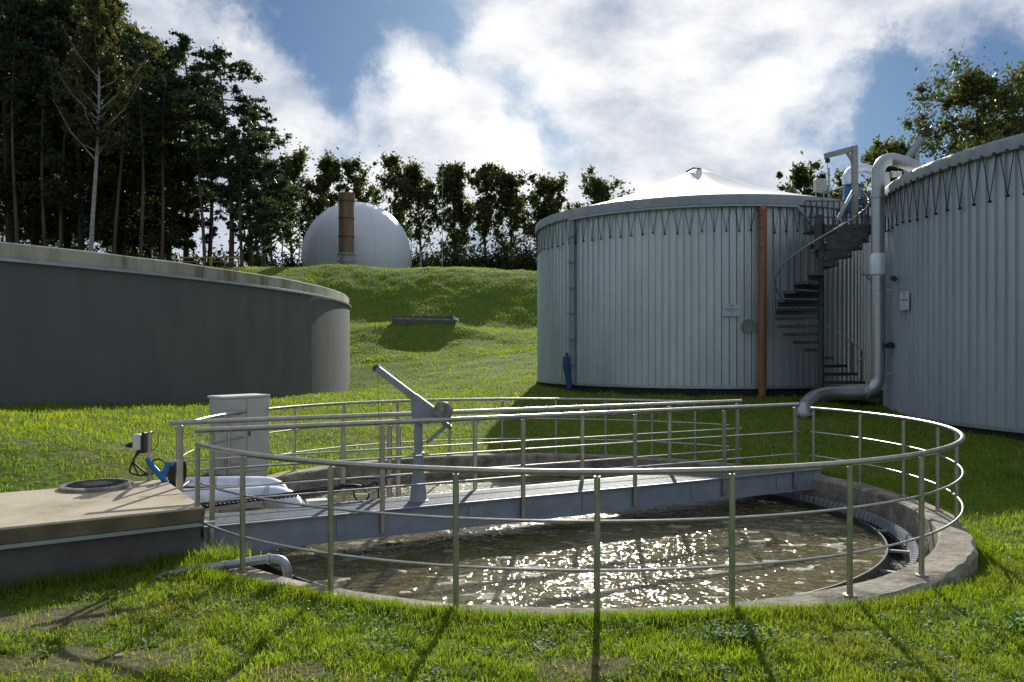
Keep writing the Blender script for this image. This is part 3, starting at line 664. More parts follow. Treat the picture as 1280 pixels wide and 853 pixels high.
# ------------------------------------------------------------------ concrete chamber at left
N0 = Vector((-3.23, 8.40, 0)); ul = Vector((-.834, -.552, 0)); vl = Vector((-.552, .834, 0)); LL, WW = 7.0, 2.16
rzc = math.atan2(ul.y, ul.x)
ch = thing('concrete_chamber', 'low concrete chamber with flat slab top beside the basin', 'chamber', tuple((N0 + ul * 2 + vl * 1)[:2]) + (0,))
cc = N0 + ul * (LL / 2) + vl * (WW / 2)
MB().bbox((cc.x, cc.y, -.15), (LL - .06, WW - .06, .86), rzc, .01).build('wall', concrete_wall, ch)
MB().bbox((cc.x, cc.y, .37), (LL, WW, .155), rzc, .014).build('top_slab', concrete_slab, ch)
se = MB(); sa = N0 - vl * .003 + Vector((0, 0, .362)); se.bar(sa, sa + ul * LL, .006, .132); se.build('slab_edge', moss, ch)
m = MB(); ed = N0 + vl * -.012 + Vector((0, 0, .272)); m.bar(ed - ul * .10, ed + ul * LL, .05, .036); ed2 = N0 - ul * .012 + Vector((0, 0, .272)); m.bar(ed2, ed2 + vl * WW, .05, .03)
m.build('drip_trim', zinc, ch)
mc = atz(121, 609, .45); mh = thing('manhole_cover', 'round iron manhole cover in the concrete slab', 'manhole cover', (mc.x, mc.y, .45))
MB().lathe([(.40, -.002), (.40, .035), (.37, .045), (.345, .045), (.34, .03)], (mc.x, mc.y, .45), 40).build('frame', concrete, mh, True)
m = MB(); m.lathe([(.34, .034), (.30, .040), (.12, .05), (.001, .052)], (mc.x, mc.y, .45), 40)
for i in range(-5, 6):
    w_ = math.sqrt(max(0, .3 ** 2 - (i * .055) ** 2)); m.box((mc.x, mc.y + i * .055, .495), (2 * w_, .016, .010))
m.build('lid', manhole_m, mh, True)

# socket post + hoses
sp = atz(187, 601, .45); st = thing('socket_post', 'steel post carrying a small white electrical box on the slab corner', 'post', (sp.x, sp.y, .45))
MB().bbox((sp.x, sp.y, .45 + .31), (.045, .04, .62), 0, .004).build('post', steel, st)
MB().bbox((sp.x - .055, sp.y, .45 + .48), (.045, .14, .26), 0, .006).build('backplate', black, st)
bx = MB().bbox((sp.x - .135, sp.y - .01, .45 + .49), (.10, .13, .20), 0, .012).build('socket_box', white_p, st)
m = MB(); m.tube([(sp.x - .185, sp.y - .01, .45 + .46), (sp.x - .255, sp.y - .01, .45 + .445)], .032, 12); m.tube([(sp.x - .255, sp.y - .01, .45 + .445), (sp.x - .29, sp.y - .01, .44 + .45)], .022, 10); m.build('plug', black, bx, True)
for k in range(3):
    x0 = sp.x - .13 + .03 * k; m = MB()
    m.tube(smooth_path([(x0, sp.y - .03, .45 + .39), (x0 - .05 - .03 * k, sp.y - .05, .45 + .26), (x0 - .09 + .06 * k, sp.y - .06, .45 + .12), (x0 + .02, sp.y - .04, .45 + .075), (x0 + .11, sp.y + .02, .45 + .09)]), .012, 8); m.build('cable', black, st, True)
MB().tube(smooth_path([(sp.x + .02, sp.y, 1.06), (sp.x + .09, sp.y + .02, 1.02), (sp.x + .09, sp.y + .02, .90), (sp.x + .0, sp.y + .02, .80)]), .006, 6).build('cable', black, st, True)
hb = thing('blue_hose', 'blue forked hose hanging beside the small socket post', 'hose', (sp.x + .1, sp.y + .25, .4))
d_ = 9.95
MB().tube(smooth_path([at(184, 573, d_), at(190, 583, d_), at(200, 594, d_), at(208, 604, d_ + .02)]), .036, 12).build('hose_limb', blue, hb, True)
MB().tube(smooth_path([at(216, 579, d_ + .1), at(210, 581, d_ + .1), at(206, 590, d_ + .06), at(202, 600, d_ + .02)]), .034, 12).build('hose_limb', blue, hb, True)
cr2 = at(222, 591, 10.7); m = MB()
for k in range(5):
    m.tube([cr2 + Vector((.02 * (k - 2), .17 * math.cos(a) , .17 * math.sin(a))) for a in [2 * math.pi * i / 24 for i in range(24)]], .017, 8, closed=True)
tag(m.build('hose_coil', black, None, True), 'black coil of hose behind the blue hose', 'hose')
m = MB(); c3 = at(197, 590, 10.7); m.tube([c3 + Vector((.13 * math.cos(a), .02 * math.sin(2 * a), .17 * math.sin(a))) for a in [2 * math.pi * i / 24 for i in range(24)]], .012, 8, closed=True)
tag(m.build('cable_loop', black, None, True), 'thin black cable loop behind the blue hose', 'cable')

# cabinet
cb = at(299, 560, 12.7); gz = .05
cbt = thing('electrical_cabinet', 'tall pale grey electrical cabinet with two doors on the grass', 'cabinet', (cb.x, cb.y, gz))
rc_ = R(-14); W_, D_, H_ = .80, .42, 1.20
CA = R(50); cx, cy = -4.42, 12.95; zb = .12; topz = 1.33
MB().bbox((cx, cy, (zb + topz) / 2), (W_, D_, topz - zb), CA, .008).build('body', cab_m, cbt)
MB().bbox((cx, cy, topz + .015), (W_ + .05, D_ + .05, .035), CA, .008).build('roof', white_p, cbt)
MB().bbox((cx, cy, .02), (W_ - .02, D_ - .02, .24), CA, .006).build('plinth', cab_m, cbt)
Mz = Matrix.Rotation(CA, 3, 'Z')
for k in (-1, 1):
    dd = MB().bbox(Vector((cx, cy, (zb + topz) / 2)) + Mz @ Vector((k * .213, -D_ / 2 - .008, 0)), (.405, .016, topz - zb - .04), CA, .004).build('door', cab_m, cbt)
    for hz_ in (.35, 1.1):
        MB().bbox(Vector((cx, cy, hz_)) + Mz @ Vector((k * .385, -D_ / 2 - .02, 0)), (.022, .02, .09), CA, .003).build('hinge', galv, dd)
    if k > 0: MB().bbox(Vector((cx, cy, .78)) + Mz @ Vector((.045, -D_ / 2 - .026, 0)), (.03, .024, .13), CA, .004).build('latch', stair_m, dd)
    if k < 0:
        hp = Vector((cx, cy, .42)) + Mz @ Vector((-.32, -D_ / 2 - .022, 0)); MB().bbox(hp, (.05, .016, .17), CA, .004).build('handle', concrete_wall, dd)

# ------------------------------------------------------------------ tanks
def clad_wall(c, Rr, z0, z1, pitch, depth, a0=0, a1=2 * math.pi, seam=None):
    n = int(round((a1 - a0) * Rr / pitch)); pr = []
    for i in range(n):
        for f_, dp in ((0, 0), (.58, 0), (.59, -.07), (.66, -.07), (.68, depth), (.80, depth), (.83, 0)):
            pr.append((a0 + (a1 - a0) * (i + f_) / n, dp))
    m = MB(); k = len(pr); vs = []
    lv = [z0, z1]
    for z in lv:
        for a, dp in pr: vs.append((c.x + (Rr + dp) * math.cos(a), c.y + (Rr + dp) * math.sin(a), z))
    fs = [(i, (i + 1) % k, (i + 1) % k + k, i + k) for i in range(k)]
    return m.add(vs, fs)
def lacing(c, Rr, zt, zl, pitch, a0, a1):
    m = MB(); n = int((a1 - a0) * Rr / pitch)
    for i in range(n):
        a = a0 + (a1 - a0) * i / n; da = (a1 - a0) / n
        j = random.uniform(-.06, .06) * da; P = lambda aa, z, e=.05: Vector((c.x + (Rr + e) * math.cos(aa), c.y + (Rr + e) * math.sin(aa), z))
        lo = zl + random.uniform(-.04, .04)
        m.bar(P(a - da * .42, zt), P(a + j, lo), .013, .013); m.bar(P(a + da * .42, zt), P(a + j, lo), .013, .013)
        m.box(P(a + j, lo - .02, .045), (.05, .05, .05), a)
    return m
def add_sign(parent, c, Rr, ang, z, w, h, rows):
    p = Vector((c.x + (Rr + .065) * math.cos(ang), c.y + (Rr + .065) * math.sin(ang), z)); rz = ang + math.pi / 2
    sg = thing('warning_sign', parent[0], 'sign', p)
    MB().bbox(p, (w, .012, h), rz, .003).build('board', mat('sign_face_' + str(len(MATS)), (.62, .65, .70), (.55, .58, .63), .5), sg)
    m = MB(); M = Matrix.Rotation(rz, 3, 'Z'); y = h * .40
    for i, (fw, fh, seg) in enumerate(rows):
        tot = fw * w; x = -tot / 2
        for s in range(seg):
            sw = tot / seg; m.box(p + M @ Vector((x + sw * .45, -.008, y)), (sw * .72, .003, fh * h), rz); x += sw
        y -= h * .17
    m.build('lettering', ink, sg)

# ---- centre tank
TOP, BOT = 6.90, .92
tk = thing('storage_tank', 'round corrugated steel tank with white cone roof, middle of the picture', 'tank', (T1C.x, T1C.y, .6))
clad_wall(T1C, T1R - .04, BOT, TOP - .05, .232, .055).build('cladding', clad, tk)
m = MB(); m.lathe([(T1R - .10, .0), (T1R - .10, BOT + .02)], T1C, 128); m.build('plinth', plinth_m, tk)
m = MB(); m.lathe([(T1R - .05, BOT - .05), (T1R + .03, BOT - .05), (T1R + .03, BOT + .03), (T1R - .0, BOT + .035)], T1C, 160); m.build('base_trim', zinc, tk)
m = MB(); prof = [(T1R + .03, TOP - .28), (T1R + .09, TOP - .27), (T1R + .095, TOP - .03), (T1R + .06, TOP + .035), (T1R - .04, TOP + .06)]
vs = []; n = 240
for j, (r_, z) in enumerate(prof):
    for i in range(n):
        a = 2 * math.pi * i / n; w = .012 * math.sin(a * 67) * (1 if j < 3 else .3); vs.append((T1C.x + (r_ + w) * math.cos(a), T1C.y + (r_ + w) * math.sin(a), z + (.018 * math.sin(a * 67) if j < 1 else 0)))
m.add(vs, [(j * n + i, j * n + (i + 1) % n, (j + 1) * n + (i + 1) % n, (j + 1) * n + i) for j in range(4) for i in range(n)])
m.build('membrane_skirt', skirt_m, tk, True)
m = MB(); n = 96; rings = 10; vs = []; APZ = 9.08
for j in range(rings + 1):
    f_ = j / rings; r_ = (T1R - .03) * (1 - f_) + .25 * f_
    for i in range(n):
        a = 2 * math.pi * i / n; sag = -.17 * math.sin(math.pi * f_) * (1 + .35 * abs(math.sin(a * 6)))
        vs.append((T1C.x + r_ * math.cos(a), T1C.y + r_ * math.sin(a), TOP + .055 + (APZ - TOP - .055) * f_ + sag))
m.add(vs, [(j * n + i, j * n + (i + 1) % n, (j + 1) * n + (i + 1) % n, (j + 1) * n + i) for j in range(rings) for i in range(n)] + [tuple(rings * n + i for i in range(n))])
rf = m.build('cone_roof', roof_m, tk, True)
m = MB(); m.tube([(T1C.x - .55, T1C.y - .3, APZ - .12), (T1C.x - .25, T1C.y - .25, APZ + .04), (T1C.x + .05, T1C.y - .25, APZ + .0)], .03, 8)
m.tube([(T1C.x + 2.6, T1C.y - 2.5, 7.75), (T1C.x + 2.72, T1C.y - 2.5, 7.85), (T1C.x + 3.0, T1C.y - 2.5, 7.73)], .025, 8); build_each(m, 'roof_rope', stair_m, rf)
lacing(T1C, T1R, TOP - .27, TOP - 1.10, .37, R(165), R(330)).build('lacing_cord', cord_m, tk)
# cable tray under the skirt, and the vertical channel
def on(c, Rr, px, e=0.0, near=True):
    """angle on circle facing the camera for photo column px"""
    s = (px - 640) / 1000; dx = Vector((s, 1, 0)); A = s * s + 1; B = -2 * (s * c.x + c.y); C = c.x ** 2 + c.y ** 2 - Rr ** 2; D = B * B - 4 * A * C
    t = (-B - math.sqrt(max(D, 0))) / (2 * A); return math.atan2(t - c.y, s * t - c.x)
def cp(c, r_, a, z): return Vector((c.x + r_ * math.cos(a), c.y + r_ * math.sin(a), z))
aL, aR = on(T1C, T1R, 716), on(T1C, T1R, 994)
if aR < aL: aR += 2 * math.pi
m = MB(); K = 40; pts = [cp(T1C, T1R + .12, aL + (aR - aL) * i / K, TOP - .33) for i in range(K + 1)]
for i in range(K): m.bar(pts[i], pts[i + 1], .12, .06)
q = cp(T1C, T1R + .12, on(T1C, T1R, 1022), 5.75); m.bar(pts[-1], q, .07, .10)
m.build('cable_tray', galv, tk)
aC = on(T1C, T1R, 717); m = MB(); pc = cp(T1C, T1R + .02, aC, 0)
m.bbox((pc.x, pc.y, (TOP - .35 + BOT) / 2), (.14, .24, TOP - .35 - BOT), aC, .01)
for z in np.linspace(1.6, 6.0, 6): m.box((cp(T1C, T1R + .12, aC, z)), (.05, .34, .05), aC)
m.build('cable_duct', stair_m if False else paint_grey, tk)
av = on(T1C, T1R, 714); m = MB(); p0 = cp(T1C, T1R + .17, av, 0)
m.tube([(p0.x - .05, p0.y, 1.85), (p0.x - .03, p0.y, 1.5), (p0.x + .05, p0.y, 1.0), (p0.x + .08, p0.y, .75)], [.10, .12, .10, .09], 12); m.tube([(p0.x - .02, p0.y, 1.85), (p0.x - .02, p0.y, 1.98)], .05, 10)
tag(m.build('hose_valve', darkblue, None, True), 'dark blue hose coupling at the left foot of the middle tank', 'valve')
# orange downpipe
ao = on(T1C, T1R, 951); po = cp(T1C, T1R + .20, ao, 0)
dp = thing('drain_pipe', 'orange plastic drain pipe running down the middle tank', 'pipe', (po.x, po.y, .6))
m = MB(); pin = cp(T1C, T1R, ao, TOP - .43); m.tube(smooth_path([pin, (po.x, po.y, TOP - .45), (po.x, po.y, TOP - .6), (po.x, po.y, TOP - 1.2)], 5), .115, 16); 
m.tube([(po.x, po.y, TOP - 1.0), (po.x - .02, po.y, 3.6)], .108, 16); m.tube([(po.x - .02, po.y, 3.65), (po.x - .04, po.y, .45)], .12, 16); m.build('pipe_run', orange, dp, True)
m = MB()
for z in (TOP - .62, TOP - 1.0, 5.3, 3.65, 2.9): m.tube([(po.x - .02, po.y, z - .03), (po.x - .02, po.y, z + .03)], .132, 16)
build_each(m, 'pipe_collar', orange, dp, True)
m = MB(); m.bar((po.x, po.y, 2.86), cp(T1C, T1R, ao, 2.86), .03, .03); m.bar((po.x, po.y, 5.2), cp(T1C, T1R, ao, 5.2), .03, .03); build_each(m, 'clamp', stair_m, dp)
ah = on(T1C, T1R, 935); ph = cp(T1C, T1R + .03, ah, 2.83); m = MB(); nv = Vector((math.cos(ah), math.sin(ah), 0))
m.tube([ph, ph + nv * .05], .17, 28); m.tube([ph + nv * .05, ph + nv * .075], .21, 28)
for k in range(12):
    tv = Vector((-nv.y, nv.x, 0)); q = ph + nv * .075 + tv * (.18 * math.cos(k * math.pi / 6)) + Vector((0, 0, .18 * math.sin(k * math.pi / 6))); m.tube([q, q + nv * .02], .016, 6)
m.build('inspection_hatch', mat('hatch_grey', (.34, .34, .33), None, .6, .4), tk, True)
add_sign(('white notice plate with small lettering on the middle tank',), T1C, T1R, on(T1C, T1R, 914), 3.32, .56, .38, [(.25, .07, 3), (.16, .05, 2), (.72, .07, 8), (.34, .05, 4), (.2, .04, 2)])

# ---- right tank
TOP2, BOT2 = 6.42, .46
tk2 = thing('storage_tank', 'round corrugated steel tank cut off by the right edge', 'tank', (T2C.x, T2C.y, .2))
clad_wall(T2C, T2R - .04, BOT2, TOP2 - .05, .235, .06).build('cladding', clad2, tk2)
m = MB(); m.lathe([(T2R - .10, -.5), (T2R - .10, BOT2 + .02)], T2C, 128); m.build('plinth', plinth_m, tk2)
m = MB(); m.lathe([(T2R - .05, BOT2 - .05), (T2R + .03, BOT2 - .05), (T2R + .03, BOT2 + .03), (T2R, BOT2 + .035)], T2C, 160); m.build('base_trim', zinc, tk2)
m = MB(); n = 300; prof = [(T2R + .03, TOP2 - .26), (T2R + .09, TOP2 - .25), (T2R + .10, TOP2 - .03), (T2R + .06, TOP2 + .035), (T2R - .04, TOP2 + .05)]; vs = []
for j, (r_, z) in enumerate(prof):
    for i in range(n):
        a = 2 * math.pi * i / n; w = .014 * math.sin(a * 75) * (1 if j < 3 else .3); vs.append((T2C.x + (r_ + w) * math.cos(a), T2C.y + (r_ + w) * math.sin(a), z + (.02 * math.sin(a * 75) if j < 1 else 0)))
m.add(vs, [(j * n + i, j * n + (i + 1) % n, (j + 1) * n + (i + 1) % n, (j + 1) * n + i) for j in range(4) for i in range(n)])
m.build('membrane_skirt', skirt_m, tk2, True)
m = MB(); m.lathe([(T2R - .04, TOP2 + .045), (T2R * .5, TOP2 + .35), (.3, TOP2 + .7)], T2C, 96, capt=True); m.build('cone_roof', roof_m, tk2, True)
m = MB()
for i in range(60):
    a = R(150) + R(120) * i / 59; p = cp(T2C, T2R + .115, a, TOP2 - .25); m.box(p, (.03, .05, .07), a)
build_each(m, 'skirt_buckle', stair_m, tk2)
lacing(T2C, T2R, TOP2 - .25, TOP2 - 1.15, .40, R(150), R(290)).build('lacing_cord', cord_m, tk2)
add_sign(('white notice plate with small lettering on the right tank',), T2C, T2R, on(T2C, T2R, 1134), 3.30, .52, .44, [(.3, .07, 3), (.22, .05, 2), (.74, .07, 8), (.2, .05, 2), (.35, .04, 4)])
for z, nm in ((2.95 - .85, ''), ): pass

# ---- left tank
lt = thing('concrete_tank', 'wide low dark grey concrete tank at the left edge', 'tank', (LTC.x, LTC.y, .5))
TT = 4.66
m = MB(); m.lathe([(LTR, -.5), (LTR, 4.24)], LTC, 360); m.build('wall', dark_wall, lt, True)
m = MB(); m.lathe([(LTR + .005, 4.18), (LTR + .09, 4.19), (LTR + .09, 4.26), (LTR + .02, 4.28)], LTC, 360); m.build('metal_flashing', zinc, lt)
m = MB(); n = 400; vs = []
for j, (r_, z) in enumerate([(LTR - .03, 4.27), (LTR - .03, TT - .03), (LTR - .06, TT), (LTR - .38, TT), (LTR - .40, TT - .9)]):
    for i in range(n): a = 2 * math.pi * i / n; vs.append((LTC.x + r_ * math.cos(a), LTC.y + r_ * math.sin(a), z + (.02 * (vn1(a * 40) - .5) if j in (1, 2, 3) else 0)))
m.add(vs, [(j * n + i, j * n + (i + 1) % n, (j + 1) * n + (i + 1) % n, (j + 1) * n + i) for j in range(4) for i in range(n)])
m.build('coping', coping, lt)
m = MB(); m.lathe([(.1, 4.0), (LTR - .39, 4.0)], LTC, 120, capb=True); m.build('cover', concrete_wall, lt)

# ------------------------------------------------------------------ spiral stair
SC = Vector((9.0, 23.3, 0)); SZ = .94; SR = 1.27
stt = thing('spiral_stair', 'grey steel spiral stair between the two corrugated tanks', 'stairs', (SC.x, SC.y, .6))
m = MB(); m.tube([(SC.x, SC.y, .3), (SC.x, SC.y, 6.0)], .085, 16); m.tube([(SC.x - .06, SC.y, 5.0), (SC.x - .06, SC.y, 6.0)], .13, 16); m.build('centre_pole', stair_m, stt, True)
NT = 20; dphi = R(18)
for i in range(NT):
    a = R(8) + dphi * i; z = SZ + .236 * (i + 1); m = MB()
    P = lambda r_, aa, zz: Vector((SC.x + r_ * math.cos(aa), SC.y + r_ * math.sin(aa), zz))
    lo_ = [P(.08, a, z - .085), P(SR, a - dphi * .58, z - .085), P(SR + .02, a, z - .085), P(SR, a + dphi * .58, z - .085)]; hi_ = [p + Vector((0, 0, .085)) for p in lo_]
    m.add(lo_ + hi_, [(3, 2, 1, 0), (4, 5, 6, 7), (0, 1, 5, 4), (1, 2, 6, 5), (2, 3, 7, 6), (3, 0, 4, 7)])
    if i >= 9:
        ra = a - dphi * .5; m.add([P(.1, ra, z - .20), P(SR, ra, z - .20), P(SR, ra, z - .085), P(.1, ra, z - .085), P(.1, ra + .02, z - .20), P(SR, ra + .02, z - .20), P(SR, ra + .02, z - .085), P(.1, ra + .02, z - .085)], [(0, 1, 2, 3), (7, 6, 5, 4), (0, 4, 5, 1), (1, 5, 6, 2), (2, 6, 7, 3), (3, 7, 4, 0)])
    m.build('tread', stair_m, stt)
    if i < 2 or 9 <= i:
        m = MB(); b0 = P(SR, a, z); m.tube([b0, b0 + Vector((0, 0, .93))], .019, 6)
        if i >= 11: b1 = P(SR, a + dphi * .5, z); m.tube([b1, b1 + Vector((0, 0, 1.04))], .019, 6)
        m.build('baluster', stair_m, stt)
hp = [Vector((SC.x + (SR - .25) * math.cos(R(-30)), SC.y + (SR - .25) * math.sin(R(-30)), SZ + .82))]
for k in range(81):
    a = R(-5) + R(365) * k / 80; hp.append(Vector((SC.x + SR * math.cos(a), SC.y + SR * math.sin(a), SZ + .98 + .236 * NT * k / 80)))
MB().tube(hp, .024, 8).build('handrail', galv, stt, True)
m = MB(); m.box((SC.x + .85, SC.y + .1, .92), (1.7, 1.6, .06)); m.box((SC.x + .85, SC.y - .7, .80), (1.7, .05, .18)); m.build('base_plate', stair_m, stt)
# landing
m = MB(); LZ = SZ + .236 * NT
m.box((SC.x + 1.35, SC.y + .75, LZ + .03), (2.6, 1.7, .05)); m.box((SC.x + 1.35, SC.y - .1, LZ - .06), (2.6, .05, .24)); m.box((SC.x + .75, SC.y + .9, LZ - .45), (1.5, .05, .14)); m.bar((SC.x + .1, SC.y + .8, LZ - .7), (SC.x + 1.5, SC.y + .8, LZ - .1), .05, .22)
m.build('landing', stair_m, stt)
m = MB()
for x_ in np.linspace(.1, 2.6, 15): m.tube([(SC.x + x_, SC.y + 1.55, LZ), (SC.x + x_, SC.y + 1.55, LZ + 1.05)], .02, 6)
for z_ in (.55, 1.05): m.tube([(SC.x + .1, SC.y + 1.55, LZ + z_), (SC.x + 2.6, SC.y + 1.55, LZ + z_)], .02, 8)
for x_ in np.linspace(-.0, .9, 5): m.tube([(SC.x + x_, SC.y - .1 + .2, LZ - .9), (SC.x + x_, SC.y - .1 + .2, LZ + .3)], .012, 6)
build_each(m, 'landing_rail', stair_m, stt)

# hoist frame
def h_(px, py, d=23.6): return at(px, py, d)
hf = thing('hoist_jib', 'grey steel hoist jib standing above the spiral stair', 'hoist', h_(1069, 262))
m = MB(); m.bar(h_(1069, 300), h_(1068, 183), .15, .15); m.build('column', mat('jib_paint', (.34, .34, .30), (.26, .26, .23), .6, .2), hf)
m = MB(); m.bar(h_(1071, 185), h_(1031, 195.5), .11, .15); m.bar(h_(1058, 189), h_(1067, 204), .07, .08); m.build('arm', MATS['jib_paint'], hf)
m = MB(); m.bbox(h_(1034.5, 201), (.11, .12, .12), 0, .01); m.tube([h_(1034.5, 203), h_(1034.5, 212)], .006, 6); m.build('trolley', black, hf)
m = MB(); m.bar(h_(1069, 234), h_(1046, 276), .06, .09); m.build('brace', zinc, hf)
# thin mast, box on rim
q = at(1036, 292, 25.0); q2 = at(1036, 210, 25.0); m = MB(); m.tube([q, q2], .035, 8); tag(m.build('thin_mast', galv, None, True), 'thin upright mast at the right rim of the middle tank', 'mast')
q = at(1025, 232, 25.4); bt = thing('control_box', 'pale grey control box above the rim of the middle tank', 'box', q - Vector((0, 0, .25)))
MB().bbox(q, (.36, .22, .40), .1, .012).build('housing', cab_m, bt); m = MB(); m.tube([q - Vector((.13, 0, .2)), q - Vector((.13, 0, .5))], .02, 8); m.tube([q - Vector((-.12, 0, .2)), q - Vector((-.12, 0, .5))], .02, 8); build_each(m, 'bracket', galv, bt)
m = MB(); m.tube(smooth_path([at(1032, 242, 25), at(1045, 237, 24.8), at(1056, 234, 24.6)]), .03, 8); tag(m.build('linking_pipe', galv, None, True), 'thin pipe linking the mast and the blue vessel', 'pipe')
# blue vessel + arch pipe
q = at(1065, 250, 26.0); bv = thing('blue_vessel', 'blue cylindrical vessel behind the hoist jib', 'vessel', q)
MB().lathe([(.28, -.4), (.28, .48)], q, 24, capb=True, capt=True).build('body', blue, bv, True)
m = MB(); m.lathe([(.30, .40), (.33, .41), (.33, .47), (.30, .48)], q, 24); m.lathe([(.30, -.1), (.32, -.1), (.32, -.04), (.30, -.04)], q, 24); m.build('flange', darkblue, bv, True)
ap = smooth_path([q + Vector((-.12, 0, .45)), at(1059, 222, 26), at(1067, 213, 26), at(1080, 211, 26), at(1092, 216, 26), at(1100, 226, 26), at(1101, 260, 26)])
tag(MB().tube(ap, .155, 16).build('arched_pipe', foil, None, True), 'white arched pipe rising from the blue vessel', 'pipe')
m = MB()
for (px_, py_, s_) in ((1076, 252, .12), (1082, 258, .10), (1077, 263, .11), (1085, 246, .08)):
    q = at(px_, py_, 24.2); m.bbox(q, (s_ * 1.4, s_, s_ * 1.6), .3, .02); m.tube([q, q + Vector((.12, 0, .12))], .03, 8)
    m.lathe([(.01, .1), (s_ * .8, .08), (s_ * .8, .05), (.01, .03)], q, 12)
tag(m.build('valve_group', mat('valve_blue', (.03, .06, .16), (.01, .02, .05), .5), None), 'cluster of dark blue valves beside the tall silver pipe', 'valves')

# big pipe
bp_ = thing('gas_pipe', 'thick silver pipe climbing between the tanks and arching onto the right tank', 'pipe', (9.6, 21, .5))
pd = 21.0
P = smooth_path([at(1004, 519, 19.6) - Vector((0, 0, .5)), at(1004.5, 516, 19.6), at(1007, 508, 19.8), at(1017, 497, 20.3), at(1035, 492.5, 20.9), at(1070, 492, 21), at(1086, 489, 21), at(1095, 480, 21), at(1097.5, 465, 21), at(1097.5, 400, 21), at(1097.5, 330, 21)], 6)
MB().tube(P, .175, 22).build('lower_run', mat('pipe_aluminium', (.50, .51, .50), (.42, .43, .42), .36, .85, 3, bump=.1, bscale=12), bp_, True)
P = smooth_path([at(1097.5, 340, 21), at(1097.5, 225, 21), at(1098.5, 212, 21), at(1104, 203, 21), at(1114, 199.5, 21), at(1128, 203, 20.9), at(1142, 209, 20.8), at(1156, 222, 20.8), at(1162, 240, 20.8)], 6)
MB().tube(P, .165, 22).build('upper_run', foil if False else MATS['pipe_aluminium'], bp_, True)
c_ = at(1097.5, 331, 21); m = MB(); m.lathe([(.17, -.30), (.205, -.26), (.215, -.1), (.215, .1), (.20, .24), (.165, .29)], c_, 24); m.build('insulation_sleeve', foil, bp_, True)
m = MB()
for py_ in (247, 363, 467): c_ = at(1097.5, py_, 21); m.lathe([(.178, -.02), (.192, -.02), (.192, .02), (.178, .02)], c_, 24)
for py_ in (363, 467): m.bar(at(1106, py_, 21), at(1122, py_, 20.9), .03, .035)
for x_, y_ in ((1036, 492.4), (1083, 490.5)):
    q = at(x_, y_, 20.95); m.tube([q - Vector((.015, 0, 0)), q + Vector((.015, 0, 0))], .185, 22)
build_each(m, 'pipe_band', zinc, bp_)
c_ = at(1004, 518, 19.55); m = MB(); m.lathe([(.16, -.25), (.16, -.02), (.24, -.02), (.24, .03), (.17, .04)], c_, 24); m.build('flange', galv, bp_, True)
m = MB(); q = at(1118, 349, 20.5); m.tube([q, q + Vector((-.15, -.25, 0))], .07, 10); q = at(1111, 432, 20.9); m.tube([q, q + Vector((-.05, -.25, 0))], .085, 10); build_each(m, 'side_spigot', black, tk2, True)
m = MB(); m.bar(at(1075, 343.5, 22), at(1090, 344, 22), .05, .05); m.bar(at(1082, 344, 22), at(1089, 352, 22), .03, .04)
tag(m.build('pipe_bracket', zinc), 'pale steel bracket jutting left of the tall silver pipe', 'bracket')
m = MB(); m.bbox(at(1103, 227, 22.6), (.35, .2, .5), .2, .01)
for k in range(2): m.bbox(at(1117 + 7 * k, 218, 22.5), (.11, .11, .16), .2, .01)
tag(m.build('gauge_box', cab_m), 'pale gauge boxes under the arch of the silver pipe', 'box')
# conveyor end behind right tank
cvt = thing('steel_girder', 'dark inclined steel girder end rising behind the right tank', 'girder', at(1145, 200, 34))
m = MB(); m.bar(at(1128, 206, 34), at(1158, 166, 33), .18, .24); m.bar(at(1133, 210, 34), at(1137, 230, 34), .2, .2); m.bar(at(1146, 185, 34), at(1147, 205, 34), .12, .12); m.build('beam', paint_grey, cvt)
MB().bbox(at(1158, 166, 33), (.32, .3, .34), 0, .02).build('end_cap', black, cvt)

# ------------------------------------------------------------------ bank: low structure, dome, chimney, masts
lb = thing('vent_housing', 'low grey concrete housing sunk in the grassy bank', 'housing', at(530, 408, 52))
m = MB(); q = at(530, 405, 52.4); m.bbox(q, (4.0, 1.6, 1.0), 0, .02); m.build('walls', concrete_wall, lb)
m = MB(); a0, a1 = at(489, 399, 51.6), at(571, 401, 51.6); mid_ = at(536, 396.5, 52.4)
m.add([a0, a1, a1 + Vector((0, 1.8, 0)), a0 + Vector((0, 1.8, 0)), a0 + Vector((0, 0, .12)), a1 + Vector((0, 0, .10)), a1 + Vector((0, 1.8, .2)), a0 + Vector((0, 1.8, .2)), mid_, mid_ + Vector((0, 1, .02))],
      [(3, 2, 1, 0), (0, 1, 5, 4), (1, 2, 6, 5), (2, 3, 7, 6), (3, 0, 4, 7), (4, 5, 8), (5, 6, 9, 8), (6, 7, 9), (7, 4, 8, 9)])
m.build('lid', concrete, lb)
DC = at(446, 321, 95); dr = 6.4
gd = thing('gas_holder', 'white dome gas holder on top of the bank', 'gas holder', (DC.x, DC.y, DC.z - 3))
prof = [(dr * math.cos(a), dr * math.sin(a)) for a in np.linspace(R(-32), R(89.5), 28)]
MB().lathe(prof, DC, 72).build('membrane', dome_m, gd, True)
m = MB()
for k in range(0, 12):
    a = k * math.pi / 6; m.tube([(DC.x + (dr + .01) * math.cos(e) * math.cos(a), DC.y + (dr + .01) * math.cos(e) * math.sin(a), DC.z + (dr + .01) * math.sin(e)) for e in np.linspace(R(-30), R(85), 20)], .02, 4)
m.build('seam', MATS['dome_fabric'], gd)
MB().lathe([(dr * .87, -3.6), (dr * .87, -3.0), (dr * .82, -2.9)], DC, 60).build('ring_wall', concrete, gd)
CH = at(433, 331, 86); ch2 = thing('chimney_stack', 'rusty brown flue stack in front of the dome', 'chimney', CH)
top = at(433, 242, 86).z
